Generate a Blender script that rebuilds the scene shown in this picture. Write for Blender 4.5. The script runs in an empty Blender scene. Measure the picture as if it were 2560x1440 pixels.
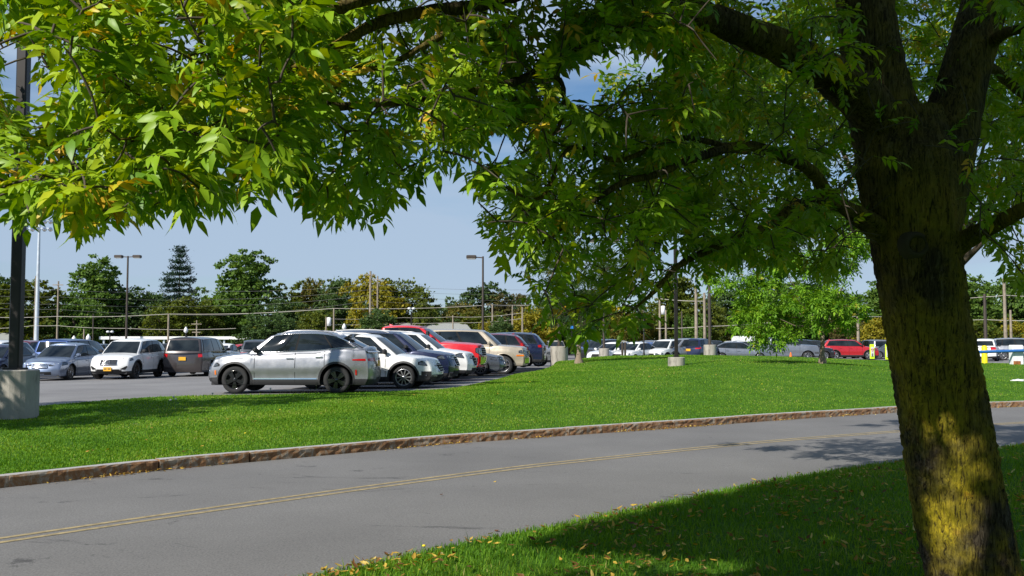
import bpy, math, random
import numpy as np
from math import radians as R
from mathutils import Vector, Matrix
random.seed(7); rng = np.random.default_rng(11)
scene = bpy.context.scene
COL = scene.collection
# ------------------------------------------------------------------ camera maths
F = 2500.0; EYE = 1.33; PITCH = math.atan(140 / 2500)
CP, SP = math.cos(PITCH), math.sin(PITCH)
def at(px, py, d):
    """world point seen at photo pixel px,py (2560x1440) whose distance along y is d"""
    a, b = (px - 1280) / F, (720 - py) / F
    ry = CP - b * SP; rz = SP + b * CP
    return Vector((a * d / ry, d, EYE + rz * d / ry))
def proj(P):
    """N x 3 -> px, py, depth"""
    P = np.asarray(P, float).reshape(-1, 3)
    z = P[:, 2] - EYE
    dep = P[:, 1] * CP + z * SP
    up = -P[:, 1] * SP + z * CP
    dd = np.where(dep > .05, dep, .05)
    return 1280 + F * P[:, 0] / dd, 720 - F * up / dd, dep
def P0(x, y):                      # the parking lot's gentle slope
    return .010 * (min(x, 0) + 6) + .001 * max(x, 0) - .001 * (y - 27.5)
# ------------------------------------------------------------------ objects
def tag(o, label=None, cat=None, group=None, kind=None):
    if label: o['label'] = label
    if cat: o['category'] = cat
    if group: o['group'] = group
    if kind: o['kind'] = kind
    return o
def empty(name, loc=(0, 0, 0), rz=0, **k):
    o = bpy.data.objects.new(name, None); COL.objects.link(o)
    o.location = loc; o.rotation_euler = (0, 0, rz)
    return tag(o, **k)
def mesh_np(name, V, faces, smooth=False):
    me = bpy.data.meshes.new(name)
    V = np.asarray(V, np.float32)
    me.vertices.add(len(V)); me.vertices.foreach_set('co', V.ravel())
    if isinstance(faces, np.ndarray):
        n, k = faces.shape
        tot = np.full(n, k, np.int32); loops = faces.astype(np.int32).ravel()
    else:
        tot = np.array([len(f) for f in faces], np.int32)
        loops = np.array([i for f in faces for i in f], np.int32)
    start = np.concatenate([[0], np.cumsum(tot)[:-1]]).astype(np.int32)
    me.loops.add(len(loops)); me.loops.foreach_set('vertex_index', loops)
    me.polygons.add(len(tot)); me.polygons.foreach_set('loop_start', start)
    me.polygons.foreach_set('loop_total', tot)
    if smooth: me.polygons.foreach_set('use_smooth', np.ones(len(tot), bool))
    me.update(calc_edges=True)
    return me
def setattr_f(me, name, vals):
    a = me.attributes.new(name, 'FLOAT', 'POINT'); a.data.foreach_set('value', np.asarray(vals, np.float32))
def link(name, me, mats=None, parent=None, loc=None, rz=0):
    o = bpy.data.objects.new(name, me); COL.objects.link(o)
    if mats:
        for m in (mats if isinstance(mats, (list, tuple)) else [mats]): me.materials.append(m)
    if parent: o.parent = parent
    if loc is not None: o.location = loc
    if rz: o.rotation_euler = (0, 0, rz)
    return o
class MB:
    def __init__(s): s.v = []; s.f = []; s.m = []; s.sm = []
    def add(s, V, Fc, m=0, smooth=False):
        b = len(s.v); s.v += [tuple(p) for p in V]
        for f in Fc: s.f.append([b + i for i in f]); s.m.append(m); s.sm.append(smooth)
        return s
    def box(s, c, d, m=0, rz=0, bev=0):
        cx, cy, cz = c; hx, hy, hz = d[0] / 2, d[1] / 2, d[2] / 2
        co, si = math.cos(rz), math.sin(rz)
        if bev <= 0:
            P = [(sx * hx, sy * hy, sz * hz) for sz in (-1, 1) for sx, sy in ((-1, -1), (1, -1), (1, 1), (-1, 1))]
            Fc = [(3, 2, 1, 0), (4, 5, 6, 7), (0, 1, 5, 4), (1, 2, 6, 5), (2, 3, 7, 6), (3, 0, 4, 7)]
        else:
            P = []; b = min(bev, hx * .9, hy * .9, hz * .9)
            lev = [(-hz, b), (-hz + b, 0), (hz - b, 0), (hz, b)]
            for z, i in lev:
                X, Y = hx - i, hy - i; c_ = b if i == 0 else b * .5
                P += [(X, -Y + c_, z), (X, Y - c_, z), (X - c_, Y, z), (-X + c_, Y, z), (-X, Y - c_, z), (-X, -Y + c_, z), (-X + c_, -Y, z), (X - c_, -Y, z)]
            Fc = [tuple(range(7, -1, -1)), tuple(range(24, 32))]
            for k in range(3):
                for i in range(8): Fc.append((k * 8 + i, k * 8 + (i + 1) % 8, k * 8 + 8 + (i + 1) % 8, k * 8 + 8 + i))
        s.add([(cx + x * co - y * si, cy + x * si + y * co, cz + z) for x, y, z in P], Fc, m)
        return s
    def tube(s, pts, rad, n=8, m=0, cap=True, smooth=True):
        pts = [Vector(p) for p in pts]; k = len(pts)
        if not isinstance(rad, (list, tuple)): rad = [rad] * k
        V = []; up = None
        for i, p in enumerate(pts):
            t = (pts[min(i + 1, k - 1)] - pts[max(i - 1, 0)])
            if t.length < 1e-9: t = Vector((0, 0, 1))
            t.normalize()
            if up is None: up = Vector((0, 0, 1)) if abs(t.z) < .9 else Vector((0, 1, 0))
            a = up - t * up.dot(t)
            if a.length < 1e-6: a = Vector((1, 0, 0)) - t * t.x
            a.normalize(); b = t.cross(a); up = a
            for j in range(n):
                w = 2 * math.pi * j / n
                V.append(p + (a * math.cos(w) + b * math.sin(w)) * rad[i])
        Fc = [(i * n + j, i * n + (j + 1) % n, (i + 1) * n + (j + 1) % n, (i + 1) * n + j) for i in range(k - 1) for j in range(n)]
        s.add(V, Fc, m, smooth)
        if cap: s.add(V[:n], [tuple(range(n - 1, -1, -1))], m); s.add(V[-n:], [tuple(range(n))], m)
        return s
    def lathe(s, prof, c=(0, 0, 0), n=20, m=0, axis='z', smooth=True, ph=0):
        V = []
        for r, h in prof:
            for j in range(n):
                w = 2 * math.pi * j / n + ph
                if axis == 'z': V.append((c[0] + r * math.cos(w), c[1] + r * math.sin(w), c[2] + h))
                elif axis == 'y': V.append((c[0] + r * math.cos(w), c[1] + h, c[2] + r * math.sin(w)))
                else: V.append((c[0] + h, c[1] + r * math.cos(w), c[2] + r * math.sin(w)))
        Fc = [(i * n + j, i * n + (j + 1) % n, (i + 1) * n + (j + 1) % n, (i + 1) * n + j) for i in range(len(prof) - 1) for j in range(n)]
        return s.add(V, Fc, m, smooth)
    def grid(s, rows, m=0, smooth=True):
        k = len(rows[0]); V = [p for r in rows for p in r]
        return s.add(V, [(i * k + j, i * k + j + 1, (i + 1) * k + j + 1, (i + 1) * k + j) for i in range(len(rows) - 1) for j in range(k - 1)], m, smooth)
    def mesh(s, name):
        me = mesh_np(name, s.v, s.f)
        me.polygons.foreach_set('material_index', np.array(s.m, np.int32))
        me.polygons.foreach_set('use_smooth', np.array(s.sm, bool))
        return me
    def build(s, name, mats, parent=None, loc=None, rz=0):
        return link(name, s.mesh(name), mats, parent, loc, rz)
def copy_tree(o, parent=None):
    c = o.copy(); COL.objects.link(c); c.parent = parent
    for ch in list(o.children): copy_tree(ch, c)
    return c
# ------------------------------------------------------------------ materials
def new_mat(name):
    m = bpy.data.materials.new(name); m.use_nodes = True
    nt = m.node_tree; b = nt.nodes['Principled BSDF']
    return m, nt, b
def N(nt, t, **k):
    n = nt.nodes.new(t)
    for a, v in k.items():
        if a in n.inputs: n.inputs[a].default_value = v
        else: setattr(n, a, v)
    return n
def ramp(nt, stops, inp=None, interp='LINEAR'):
    n = nt.nodes.new('ShaderNodeValToRGB'); cr = n.color_ramp; cr.interpolation = interp
    while len(cr.elements) < len(stops): cr.elements.new(.5)
    for e, (p, c) in zip(cr.elements, stops): e.position = p; e.color = (*c, 1) if len(c) == 3 else c
    if inp: nt.links.new(inp, n.inputs[0])
    return n
def noise(nt, scale, detail=4, rough=.55, co='Object', stretch=None, dist=0):
    tc = nt.nodes.new('ShaderNodeTexCoord'); n = N(nt, 'ShaderNodeTexNoise')
    n.inputs['Scale'].default_value = scale; n.inputs['Detail'].default_value = detail; n.inputs['Roughness'].default_value = rough
    n.inputs['Distortion'].default_value = dist
    src = tc.outputs[co]
    if stretch:
        mp = nt.nodes.new('ShaderNodeMapping'); mp.inputs['Scale'].default_value = stretch
        nt.links.new(src, mp.inputs[0]); src = mp.outputs[0]
    nt.links.new(src, n.inputs['Vector'])
    return n
def bump(nt, b, h, strength=.4, dist=.02):
    bp = N(nt, 'ShaderNodeBump'); bp.inputs['Strength'].default_value = strength; bp.inputs['Distance'].default_value = dist
    nt.links.new(h, bp.inputs['Height']); nt.links.new(bp.outputs[0], b.inputs['Normal']); return bp
_mc = {}
def simple(name, col, rough=.6, metal=0, coat=0, spec=.5, var=.12, vs=4, bmp=0):
    if name in _mc: return _mc[name]
    m, nt, b = new_mat(name)
    n = noise(nt, vs, 5)
    lo = tuple(c * (1 - var) for c in col); hi = tuple(min(1, c * (1 + var)) for c in col)
    r = ramp(nt, [(.3, lo), (.7, hi)], n.outputs[0]); nt.links.new(r.outputs[0], b.inputs['Base Color'])
    b.inputs['Roughness'].default_value = rough; b.inputs['Metallic'].default_value = metal
    b.inputs['Coat Weight'].default_value = coat; b.inputs['Coat Roughness'].default_value = .03
    b.inputs['Specular IOR Level'].default_value = spec
    if bmp: bump(nt, b, noise(nt, vs * 12, 4).outputs[0], bmp, .01)
    _mc[name] = m; return m
def leaf_mat(name, stops, trans=.45, gloss=.35, patch=0, patchcol=(.35, .25, .02), pscale=.25, spec=.3):
    """stops: colour ramp over the per-leaf random value (real leaf colours); patch: share of autumn-coloured clumps"""
    m, nt, b = new_mat(name); out = nt.nodes['Material Output']
    at_ = N(nt, 'ShaderNodeAttribute', attribute_name='rnd')
    r = ramp(nt, stops, at_.outputs['Fac']); c = r.outputs[0]
    if patch:
        n = noise(nt, pscale, 3, .6); mr = N(nt, 'ShaderNodeMapRange')
        nt.links.new(n.outputs[0], mr.inputs[0]); mr.inputs[1].default_value = .62 - patch * .3; mr.inputs[2].default_value = .70 - patch * .3
        mx = N(nt, 'ShaderNodeMix', data_type='RGBA'); nt.links.new(mr.outputs[0], mx.inputs[0])
        nt.links.new(c, mx.inputs[6]); mx.inputs[7].default_value = (*patchcol, 1); c = mx.outputs[2]
    nt.links.new(c, b.inputs['Base Color']); b.inputs['Roughness'].default_value = gloss
    b.inputs['Specular IOR Level'].default_value = spec
    tr = N(nt, 'ShaderNodeBsdfTranslucent')
    hs = N(nt, 'ShaderNodeHueSaturation'); hs.inputs['Value'].default_value = 1.5; hs.inputs['Saturation'].default_value = 1.15; hs.inputs['Hue'].default_value = .485
    nt.links.new(c, hs.inputs['Color']); nt.links.new(hs.outputs[0], tr.inputs[0])
    ms = N(nt, 'ShaderNodeMixShader'); ms.inputs[0].default_value = trans
    nt.links.new(b.outputs[0], ms.inputs[1]); nt.links.new(tr.outputs[0], ms.inputs[2]); nt.links.new(ms.outputs[0], out.inputs[0])
    return m
# ------------------------------------------------------------------ camera, light, sky
cam = bpy.data.cameras.new('camera'); co = bpy.data.objects.new('camera', cam); COL.objects.link(co)
cam.sensor_width = 36; cam.lens = 36 * F / 2560; cam.clip_end = 3000; cam.clip_start = .1
co.location = (0, 0, EYE); co.rotation_euler = (R(90) + PITCH, 0, 0); scene.camera = co
SUN_EL = 38; SD = Vector((.655, .756, 0)).normalized()          # the way the shadows run
sl = bpy.data.lights.new('sun', 'SUN'); sl.energy = 5.0; sl.angle = R(.53); sl.color = (1, .95, .86)
so = bpy.data.objects.new('sun', sl); COL.objects.link(so)
sdir = Vector((SD.x * math.cos(R(SUN_EL)), SD.y * math.cos(R(SUN_EL)), -math.sin(R(SUN_EL))))
so.rotation_euler = sdir.to_track_quat('-Z', 'Y').to_euler(); so.location = (-30, -40, 40)
w = bpy.data.worlds.new("World"); scene.world = w; w.use_nodes = True
wn = w.node_tree; bg = wn.nodes['Background']
sky = wn.nodes.new('ShaderNodeTexSky'); sky.sky_type = 'NISHITA'; sky.sun_disc = False
sky.sun_elevation = R(SUN_EL); sky.sun_rotation = math.atan2(-SD.x, -SD.y); sky.air_density = 1.1; sky.dust_density = .0; sky.ozone_density = 4.0
tc = wn.nodes.new('ShaderNodeTexCoord'); mp = wn.nodes.new('ShaderNodeMapping'); mp.inputs['Scale'].default_value = (1.6, 1.6, 9)
cn = wn.nodes.new('ShaderNodeTexNoise'); cn.inputs['Scale'].default_value = 1.1; cn.inputs['Detail'].default_value = 7; cn.inputs['Roughness'].default_value = .5; cn.inputs['Distortion'].default_value = .4
wn.links.new(tc.outputs['Generated'], mp.inputs[0]); wn.links.new(mp.outputs[0], cn.inputs['Vector'])
cr = ramp(wn, [(.40, (.0, .0, .0)), (.58, (.9, .9, .9))], cn.outputs[0])
mx = N(wn, 'ShaderNodeMix', data_type='RGBA'); wn.links.new(cr.outputs[0], mx.inputs[0]); wn.links.new(sky.outputs[0], mx.inputs[6]); mx.inputs[7].default_value = (5.9, 6.5, 7.5, 1)
tn = N(wn, 'ShaderNodeMix', data_type='RGBA', blend_type='MULTIPLY'); tn.inputs[0].default_value = 1; wn.links.new(mx.outputs[2], tn.inputs[6]); tn.inputs[7].default_value = (.84, .97, 1.09, 1); wn.links.new(tn.outputs[2], bg.inputs[0]); bg.inputs[1].default_value = .068
scene.view_settings.view_transform = 'Standard'; scene.view_settings.look = 'None'; scene.view_settings.exposure = .38
scene.cycles.max_bounces = 8; scene.cycles.transparent_max_bounces = 8
# ------------------------------------------------------------------ ground
ROADZ = -.47
def spl(pts, n=12):
    """Catmull-Rom through a polyline"""
    P = [Vector((*p, 0)) if len(p) == 2 else Vector(p) for p in pts]; P = [P[0] * 2 - P[1]] + P + [P[-1] * 2 - P[-2]]
    out = []
    for i in range(1, len(P) - 2):
        a, b, c, d = P[i - 1:i + 3]
        for k in range(n):
            t = k / n
            out.append(.5 * ((2 * b) + (c - a) * t + (2 * a - 5 * b + 4 * c - d) * t * t + (3 * b - a - 3 * c + d) * t ** 3))
    out.append(P[-2]); return out
def resample(P, n):
    L = [0]
    for a, b in zip(P, P[1:]): L.append(L[-1] + (b - a).length)
    out = []; j = 0
    for i in range(n):
        s = L[-1] * i / (n - 1)
        while j < len(P) - 2 and L[j + 1] < s: j += 1
        t = (s - L[j]) / max(L[j + 1] - L[j], 1e-9); out.append(P[j].lerp(P[j + 1], t))
    return out
kerb_c = spl([(-34, -22), (-20, -4.5), (-11.4, 6.4), (-6.44, 12.57), (-4.97, 14.4), (-2.5, 16.8), (-1.43, 17.9), (0, 19), (3.39, 21.5), (8.06, 25), (14.6, 28.9), (26, 33), (60, 43)], 10)
mid_c = spl([(-32, -24), (-17.5, -6), (-8.9, 3.9), (-4.73, 9.24), (-2.24, 12.2), (0, 14.6), (1.12, 15.6), (4.6, 18.5), (8.2, 20.9), (11.8, 23.1), (18, 26), (28, 29.7), (61, 39.6)], 10)
near_c = spl([(-30, -26.5), (-15, -8.2), (-6.3, 1.5), (-1.55, 7.76), (.74, 10.3), (3.6, 13.4), (6.2, 15.6), (8.5, 17.5), (13, 20.3), (20, 23.2), (30, 26.4), (62, 36)], 10)
def offset(P, o):
    out = []
    for i, p in enumerate(P):
        t = (P[min(i + 1, len(P) - 1)] - P[max(i - 1, 0)]).normalized(); out.append(p + Vector((-t.y, t.x, 0)) * o)
    return out
def strip(A, B, za, zb, name, mat, nv=1, kind='structure'):
    n = 160; A = resample(A, n); B = resample(B, n); mb = MB()
    rows = [[(*(a.lerp(b, k / nv)).xy, za + (zb - za) * k / nv) for a, b in zip(A, B)] for k in range(nv + 1)]
    mb.grid(rows); o = mb.build(name, mat); return tag(o, kind=kind)
# asphalt
def asphalt(name, lo, hi, speck=.5):
    m, nt, b = new_mat(name)
    n1 = noise(nt, .35, 5, .6); n2 = noise(nt, 55, 3, .7); n3 = noise(nt, 1.6, 6, .7, stretch=(1, 1, 1), dist=1.5)
    r1 = ramp(nt, [(.3, lo), (.7, hi)], n1.outputs[0])
    r2 = ramp(nt, [(.3, (1 - speck,) * 3), (.7, (1 + speck * .5,) * 3)], n2.outputs[0])
    mu = N(nt, 'ShaderNodeMix', data_type='RGBA', blend_type='MULTIPLY'); mu.inputs[0].default_value = 1
    nt.links.new(r1.outputs[0], mu.inputs[6]); nt.links.new(r2.outputs[0], mu.inputs[7])
    nt.links.new(mu.outputs[2], b.inputs['Base Color']); b.inputs['Roughness'].default_value = .85; b.inputs['Specular IOR Level'].default_value = .25
    bump(nt, b, n2.outputs[0], .35, .01); return m, nt, b, mu
M_road, nt, b, mu = asphalt('road_asphalt', (.155, .150, .146), (.200, .194, .188), .42)
# tar-sealed crack stains along the near lane: a wear pattern of its own
ns = noise(nt, .8, 9, .8, stretch=(.55, 1.2, 1), dist=1.2)
ra = ramp(nt, [(.60, (1, 1, 1)), (.64, (.42, .42, .43))], ns.outputs[0])
m2 = N(nt, 'ShaderNodeMix', data_type='RGBA', blend_type='MULTIPLY'); m2.inputs[0].default_value = .85
nt.links.new(mu.outputs[2], m2.inputs[6]); nt.links.new(ra.outputs[0], m2.inputs[7]); nt.links.new(m2.outputs[2], b.inputs['Base Color'])
M_lot = asphalt('lot_asphalt', (.17, .165, .168), (.25, .245, .245), .25)[0]
strip(near_c, kerb_c, ROADZ, ROADZ, 'road', M_road)
M_yel = simple('line_paint', (.30, .235, .12), .85, var=.35, vs=14)
A_ = resample(mid_c, 260); mb = MB()
for o_ in (-.10, .10):
    p_ = offset(A_, o_ - .04); q_ = offset(A_, o_ + .04)
    mb.grid([[(p.x, p.y, ROADZ + .004) for p in p_], [(q.x, q.y, ROADZ + .004) for q in q_]])
tag(mb.build('road_markings', M_yel), kind='structure')
# kerb of split granite blocks
m, nt, b = new_mat('kerb_granite')
n1 = noise(nt, 1.8, 6, .65); n2 = noise(nt, 7, 8, .75, stretch=(1, 1, .7), dist=.5); n3 = noise(nt, 60, 3)
r1 = ramp(nt, [(.38, (.36, .31, .25)), (.45, (.25, .19, .13)), (.51, (.27, .14, .06)), (.62, (.14, .07, .035))], n2.outputs[0])
geo = N(nt, 'ShaderNodeNewGeometry'); sx = N(nt, 'ShaderNodeSeparateXYZ'); nt.links.new(geo.outputs['Normal'], sx.inputs[0])
mr = N(nt, 'ShaderNodeMapRange'); nt.links.new(sx.outputs[2], mr.inputs[0]); mr.inputs[1].default_value = .75; mr.inputs[2].default_value = .9
gt = ramp(nt, [(.35, (.30, .29, .29)), (.65, (.42, .41, .40))], n3.outputs[0])
mx_ = N(nt, 'ShaderNodeMix', data_type='RGBA'); nt.links.new(mr.outputs[0], mx_.inputs[0]); nt.links.new(r1.outputs[0], mx_.inputs[6]); nt.links.new(gt.outputs[0], mx_.inputs[7])
nt.links.new(mx_.outputs[2], b.inputs['Base Color']); b.inputs['Roughness'].default_value = .9; bump(nt, b, n2.outputs[0], .3, .012); M_kerb = m
Lk = [0]
for a, b_ in zip(kerb_c, kerb_c[1:]): Lk.append(Lk[-1] + (b_ - a).length)
mb = MB(); s = 6.0; total = Lk[-1]
fine = resample(kerb_c, 4000)
def kp(s): return fine[min(3998, max(0, int(s / total * 3999)))], (fine[min(3999, int(s / total * 3999) + 4)] - fine[max(0, int(s / total * 3999) - 4)]).normalized()
while s < total - 20:
    ln = random.choice([1.45, 1.8, 2.1, 2.4]); k = max(6, int(ln / .09)); rows = []
    dz = random.uniform(-.006, .006); ks = random.uniform(-.008, .008)
    for (off, z, rough) in ((.0, ROADZ - .1, .006), (.0, ROADZ + .03, .010), (.003, ROADZ + .08, .010), (.0, ROADZ + .125, .007), (.012, ROADZ + .150, .004), (.02, ROADZ + .156, .0), (.15, ROADZ + .158, .0), (.155, ROADZ + .0, 0)):
        row = []
        for i in range(k + 1):
            p, t = kp(s + .006 + (ln - .012) * i / k); nrm = Vector((-t.y, t.x, 0))
            q = p + nrm * (off + ks + (random.random() - .5) * 2 * rough)
            row.append((q.x, q.y, z + dz))
        rows.append(row)
    mb.grid(rows, smooth=False)
    mb.add([r[0] for r in rows], [tuple(range(len(rows)))]); mb.add([r[-1] for r in rows], [tuple(range(len(rows) - 1, -1, -1))])
    s += ln
tag(mb.build('kerb', M_kerb), kind='structure')
KZ = ROADZ + .15
# lawn height: thin-plate spline through measured spots
back_pts = [(-46, -6), (-30, 3), (-20, 11), (-14, 17), (-10.5, 22), (-8.3, 25.6), (-6, 26.4), (-3.6, 27.6), (-2, 28.9), (-1.2, 31), (-.5, 34), (.1, 37), (1.0, 41), (1.8, 45), (2.6, 50), (6, 60), (12, 68), (20, 74), (26.6, 70), (29.5, 61), (36, 54), (60, 50)]
ctrl = []
for p in kerb_c[::6]: ctrl.append((p.x, p.y + .15, KZ))
for (x, y), z in zip(back_pts, [-.3, -.25, -.2, -.1, P0(-10, 22) + .02, P0(-8, 26) + .02, .02, .03, .04, .06, .1, .14, .22, .32, .45, .62, .45, .25, .17, .17, .15, .1]): ctrl.append((x, y, z))
for px, py, d in [(35, 1045, 20.5), (1290, 932, 37), (1450, 906, 45), (1400, 902, 49), (1690, 915, 40), (1690, 889, 54), (2055, 906, 38), (2100, 900, 52), (2500, 955, 42), (1600, 960, 30), (1000, 1040, 20.5), (2300, 930, 45)]:
    p = at(px, py, d); ctrl.append((p.x, p.y, p.z))
C = np.array(ctrl); nC = len(C)
def U_(r2): return np.where(r2 > 1e-9, .5 * r2 * np.log(np.maximum(r2, 1e-9)), 0)
D2 = ((C[:, None, :2] - C[None, :, :2]) ** 2).sum(-1)
A = np.zeros((nC + 3, nC + 3)); A[:nC, :nC] = U_(D2) + np.eye(nC) * 2.0; A[:nC, nC] = 1; A[:nC, nC + 1:] = C[:, :2]; A[nC, :nC] = 1; A[nC + 1:, :nC] = C[:, :2].T
sol = np.linalg.solve(A, np.concatenate([C[:, 2], [0, 0, 0]]))
def lawn_z(x, y):
    x = np.asarray(x, float); y = np.asarray(y, float)
    r2 = (x[..., None] - C[:, 0]) ** 2 + (y[..., None] - C[:, 1]) ** 2
    return U_(r2) @ sol[:nC] + sol[nC] + sol[nC + 1] * x + sol[nC + 2] * y
def grass_mat(name, cols, scale=1.3):
    m, nt, b = new_mat(name); n1 = noise(nt, scale, 6, .65); n2 = noise(nt, 25, 4, .7); n3 = noise(nt, .25, 3)
    r = ramp(nt, [(.25, cols[0]), (.45, cols[1]), (.6, cols[2]), (.78, cols[3])], n1.outputs[0])
    r2 = ramp(nt, [(.3, (.55, .55, .55)), (.7, (1.35, 1.35, 1.2))], n2.outputs[0])
    mu = N(nt, 'ShaderNodeMix', data_type='RGBA', blend_type='MULTIPLY'); mu.inputs[0].default_value = 1
    nt.links.new(r.outputs[0], mu.inputs[6]); nt.links.new(r2.outputs[0], mu.inputs[7]); nt.links.new(mu.outputs[2], b.inputs['Base Color'])
    b.inputs['Roughness'].default_value = .95; b.inputs['Specular IOR Level'].default_value = .1; bump(nt, b, n2.outputs[0], .8, .05); return m
M_turf = grass_mat('turf', [(.045, .12, .010), (.06, .15, .012), (.08, .175, .015), (.12, .20, .025)])
NU = 220; kb = resample(offset([p for p in kerb_c if p.length < 75], .152), NU); bk = resample(spl(back_pts, 8), NU)
# re-pair the two edges so that the sheet does not fold
NVv = 40; V = []
for j in range(NVv + 1):
    t = j / NVv
    for a, b_ in zip(kb, bk): q = a.lerp(b_, t); V.append((q.x, q.y))
V = np.array(V); Z = lawn_z(V[:, 0], V[:, 1]); Z[:NU] = KZ + .0
t_ = np.repeat(np.arange(NVv + 1) / NVv, NU)
Z = Z + np.where((t_ > 0) & (t_ < 1), .02 * np.sin(V[:, 0] * .9) * np.sin(V[:, 1] * .7), 0)
LV = np.column_stack([V, Z]); sk = LV[-NU:].copy(); sk[:, 2] -= .7; LV2 = np.vstack([LV, sk])
idx = np.arange((NVv + 2) * NU).reshape(NVv + 2, NU)
Fq = np.stack([idx[:-1, :-1], idx[:-1, 1:], idx[1:, 1:], idx[1:, :-1]], -1).reshape(-1, 4)
tag(link('lawn', mesh_np('lawn', LV2, Fq, True), M_turf), kind='structure')
LG = LV.reshape(NVv + 1, NU, 3)
def lawn_pt(u, v):        # u,v in 0..1 arrays -> points on the sheet, bilinear
    a = u * (NU - 1.001); b_ = v * (NVv - .001); i = a.astype(int); j = b_.astype(int); fa = (a - i)[:, None]; fb = (b_ - j)[:, None]
    return (LG[j, i] * (1 - fa) + LG[j, i + 1] * fa) * (1 - fb) + (LG[j + 1, i] * (1 - fa) + LG[j + 1, i + 1] * fa) * fb
# near verge
def verge_z(x, y, t): return ROADZ + .01 + .05 * np.minimum(1, t * 9) + .12 * t
nv_ = resample(near_c, 200); far_ = [Vector((p.x + 16, p.y - 22, 0)) for p in nv_]
V = []
for j in range(31):
    t = (j / 30) ** 1.6
    for a, b_ in zip(nv_, far_): q = a.lerp(b_, t); V.append((q.x, q.y, float(verge_z(q.x, q.y, t)) + (0 if j == 0 else .012 * math.sin(q.x * 2.1) * math.cos(q.y * 1.7))))
idx = np.arange(31 * 200).reshape(31, 200)
tag(link('verge', mesh_np('verge', V, np.stack([idx[:-1, 1:], idx[:-1, :-1], idx[1:, :-1], idx[1:, 1:]], -1).reshape(-1, 4), True), M_turf), kind='structure')
VG = np.array(V).reshape(31, 200, 3)
def verge_at(p):
    d = ((VG[..., 0] - p[0]) ** 2 + (VG[..., 1] - p[1]) ** 2); k = np.unravel_index(d.argmin(), d.shape); return float(VG[k][2])
# lot sheet: from the lawn's back edge outwards
xs = np.concatenate([np.linspace(-150, -60, 8), np.linspace(-55, 55, 56), np.linspace(60, 150, 8)]); ys = np.concatenate([np.linspace(-10, 110, 61), [118, 125, 132]])
bkx = np.array([(p.x, p.y) for p in bk])
def inside_lawn(x, y, m=.8):
    """True when x,y lies on the lawn side of the lot edge by more than m"""
    d = np.hypot(bkx[:, 0] - x, bkx[:, 1] - y); k = d.argmin(); k2 = min(max(k, 1), len(bkx) - 2)
    t = bkx[k2 + 1] - bkx[k2 - 1]; nrm = np.array([t[1], -t[0]]) / np.hypot(*t)
    return ((x - bkx[k][0]) * nrm[0] + (y - bkx[k][1]) * nrm[1]) > m
NL = 40; rows = []
outer = [Vector((-150, -60, 0)), Vector((-150, 20, 0)), Vector((-120, 134, 0)), Vector((0, 134, 0)), Vector((130, 134, 0)), Vector((150, 60, 0))]
outr = resample(outer, NU); inn = resample(offset(bk, -.05), NU)
for j in range(NL + 1):
    t = (j / NL) ** 1.5; row = []
    for a, b_ in zip(inn, outr):
        q = a.lerp(b_, t); row.append((q.x, q.y, P0(q.x, q.y)))
    rows.append(row)
mb = MB(); mb.grid(rows); tag(mb.build('parking_lot', M_lot), kind='structure')
# the land all around
gx = np.concatenate([[-1500, -700, -350, -200], np.linspace(-150, 150, 31), [200, 350, 700, 1500]]); gy = np.concatenate([[-300, -100, -40], np.linspace(-10, 200, 43), [260, 400, 800, 1600]])
V = [(x, y, -1.1 if y < 120 else max(-1.1, -.9 + min(1, (y - 120) / 14) * .75)) for y in gy for x in gx]
idx = np.arange(len(V)).reshape(len(gy), len(gx))
tag(link('ground', mesh_np('ground', V, np.stack([idx[:-1, :-1], idx[:-1, 1:], idx[1:, 1:], idx[1:, :-1]], -1).reshape(-1, 4), True), M_turf), kind='structure')
# ------------------------------------------------------------------ grass blades
def blades(P, hgt, wid, name, mat, lean=.9, kinds=1):
    n = len(P); a = rng.uniform(0, 2 * np.pi, n); l = rng.uniform(0, lean, n); b_ = a + rng.uniform(-.9, .9, n)
    W = np.column_stack([np.cos(a + np.pi / 2), np.sin(a + np.pi / 2), np.zeros(n)]) * wid[:, None] / 2
    D = np.column_stack([np.cos(b_) * l, np.sin(b_) * l, np.ones(n)]); D /= np.linalg.norm(D, axis=1)[:, None]
    D2_ = np.column_stack([np.cos(b_) * (l * 2 + .2), np.sin(b_) * (l * 2 + .2), np.ones(n) * .8]); D2_ /= np.linalg.norm(D2_, axis=1)[:, None]
    m_ = P + D * (hgt * .55)[:, None]; t = m_ + D2_ * (hgt * .45)[:, None]
    V = np.stack([P - W, P + W, m_ + W * .8, m_ - W * .8, t], 1).reshape(-1, 3)
    i = np.arange(n)[:, None] * 5
    Fq = [i + np.array([[0, 1, 2, 3]]), i + np.array([[3, 2, 4]])]
    tot = np.concatenate([np.full(n, 4), np.full(n, 3)]); loops = np.concatenate([Fq[0].ravel(), Fq[1].ravel()])
    me = bpy.data.meshes.new(name); me.vertices.add(len(V)); me.vertices.foreach_set('co', V.astype(np.float32).ravel())
    me.loops.add(len(loops)); me.loops.foreach_set('vertex_index', loops.astype(np.int32))
    me.polygons.add(len(tot)); me.polygons.foreach_set('loop_start', np.concatenate([[0], np.cumsum(tot)[:-1]]).astype(np.int32)); me.polygons.foreach_set('loop_total', tot.astype(np.int32))
    me.update(calc_edges=True)
    patch = .5 + .25 * np.sin(P[:, 0] * 1.3 + 2 * np.sin(P[:, 1] * .8)) * np.cos(P[:, 1] * 1.1 + np.sin(P[:, 0] * .6))
    setattr_f(me, 'rnd', np.repeat(np.clip(patch * .8 + rng.normal(.10, .19, n), 0, 1), 5))
    o = link(name, me, mat); return o
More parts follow.
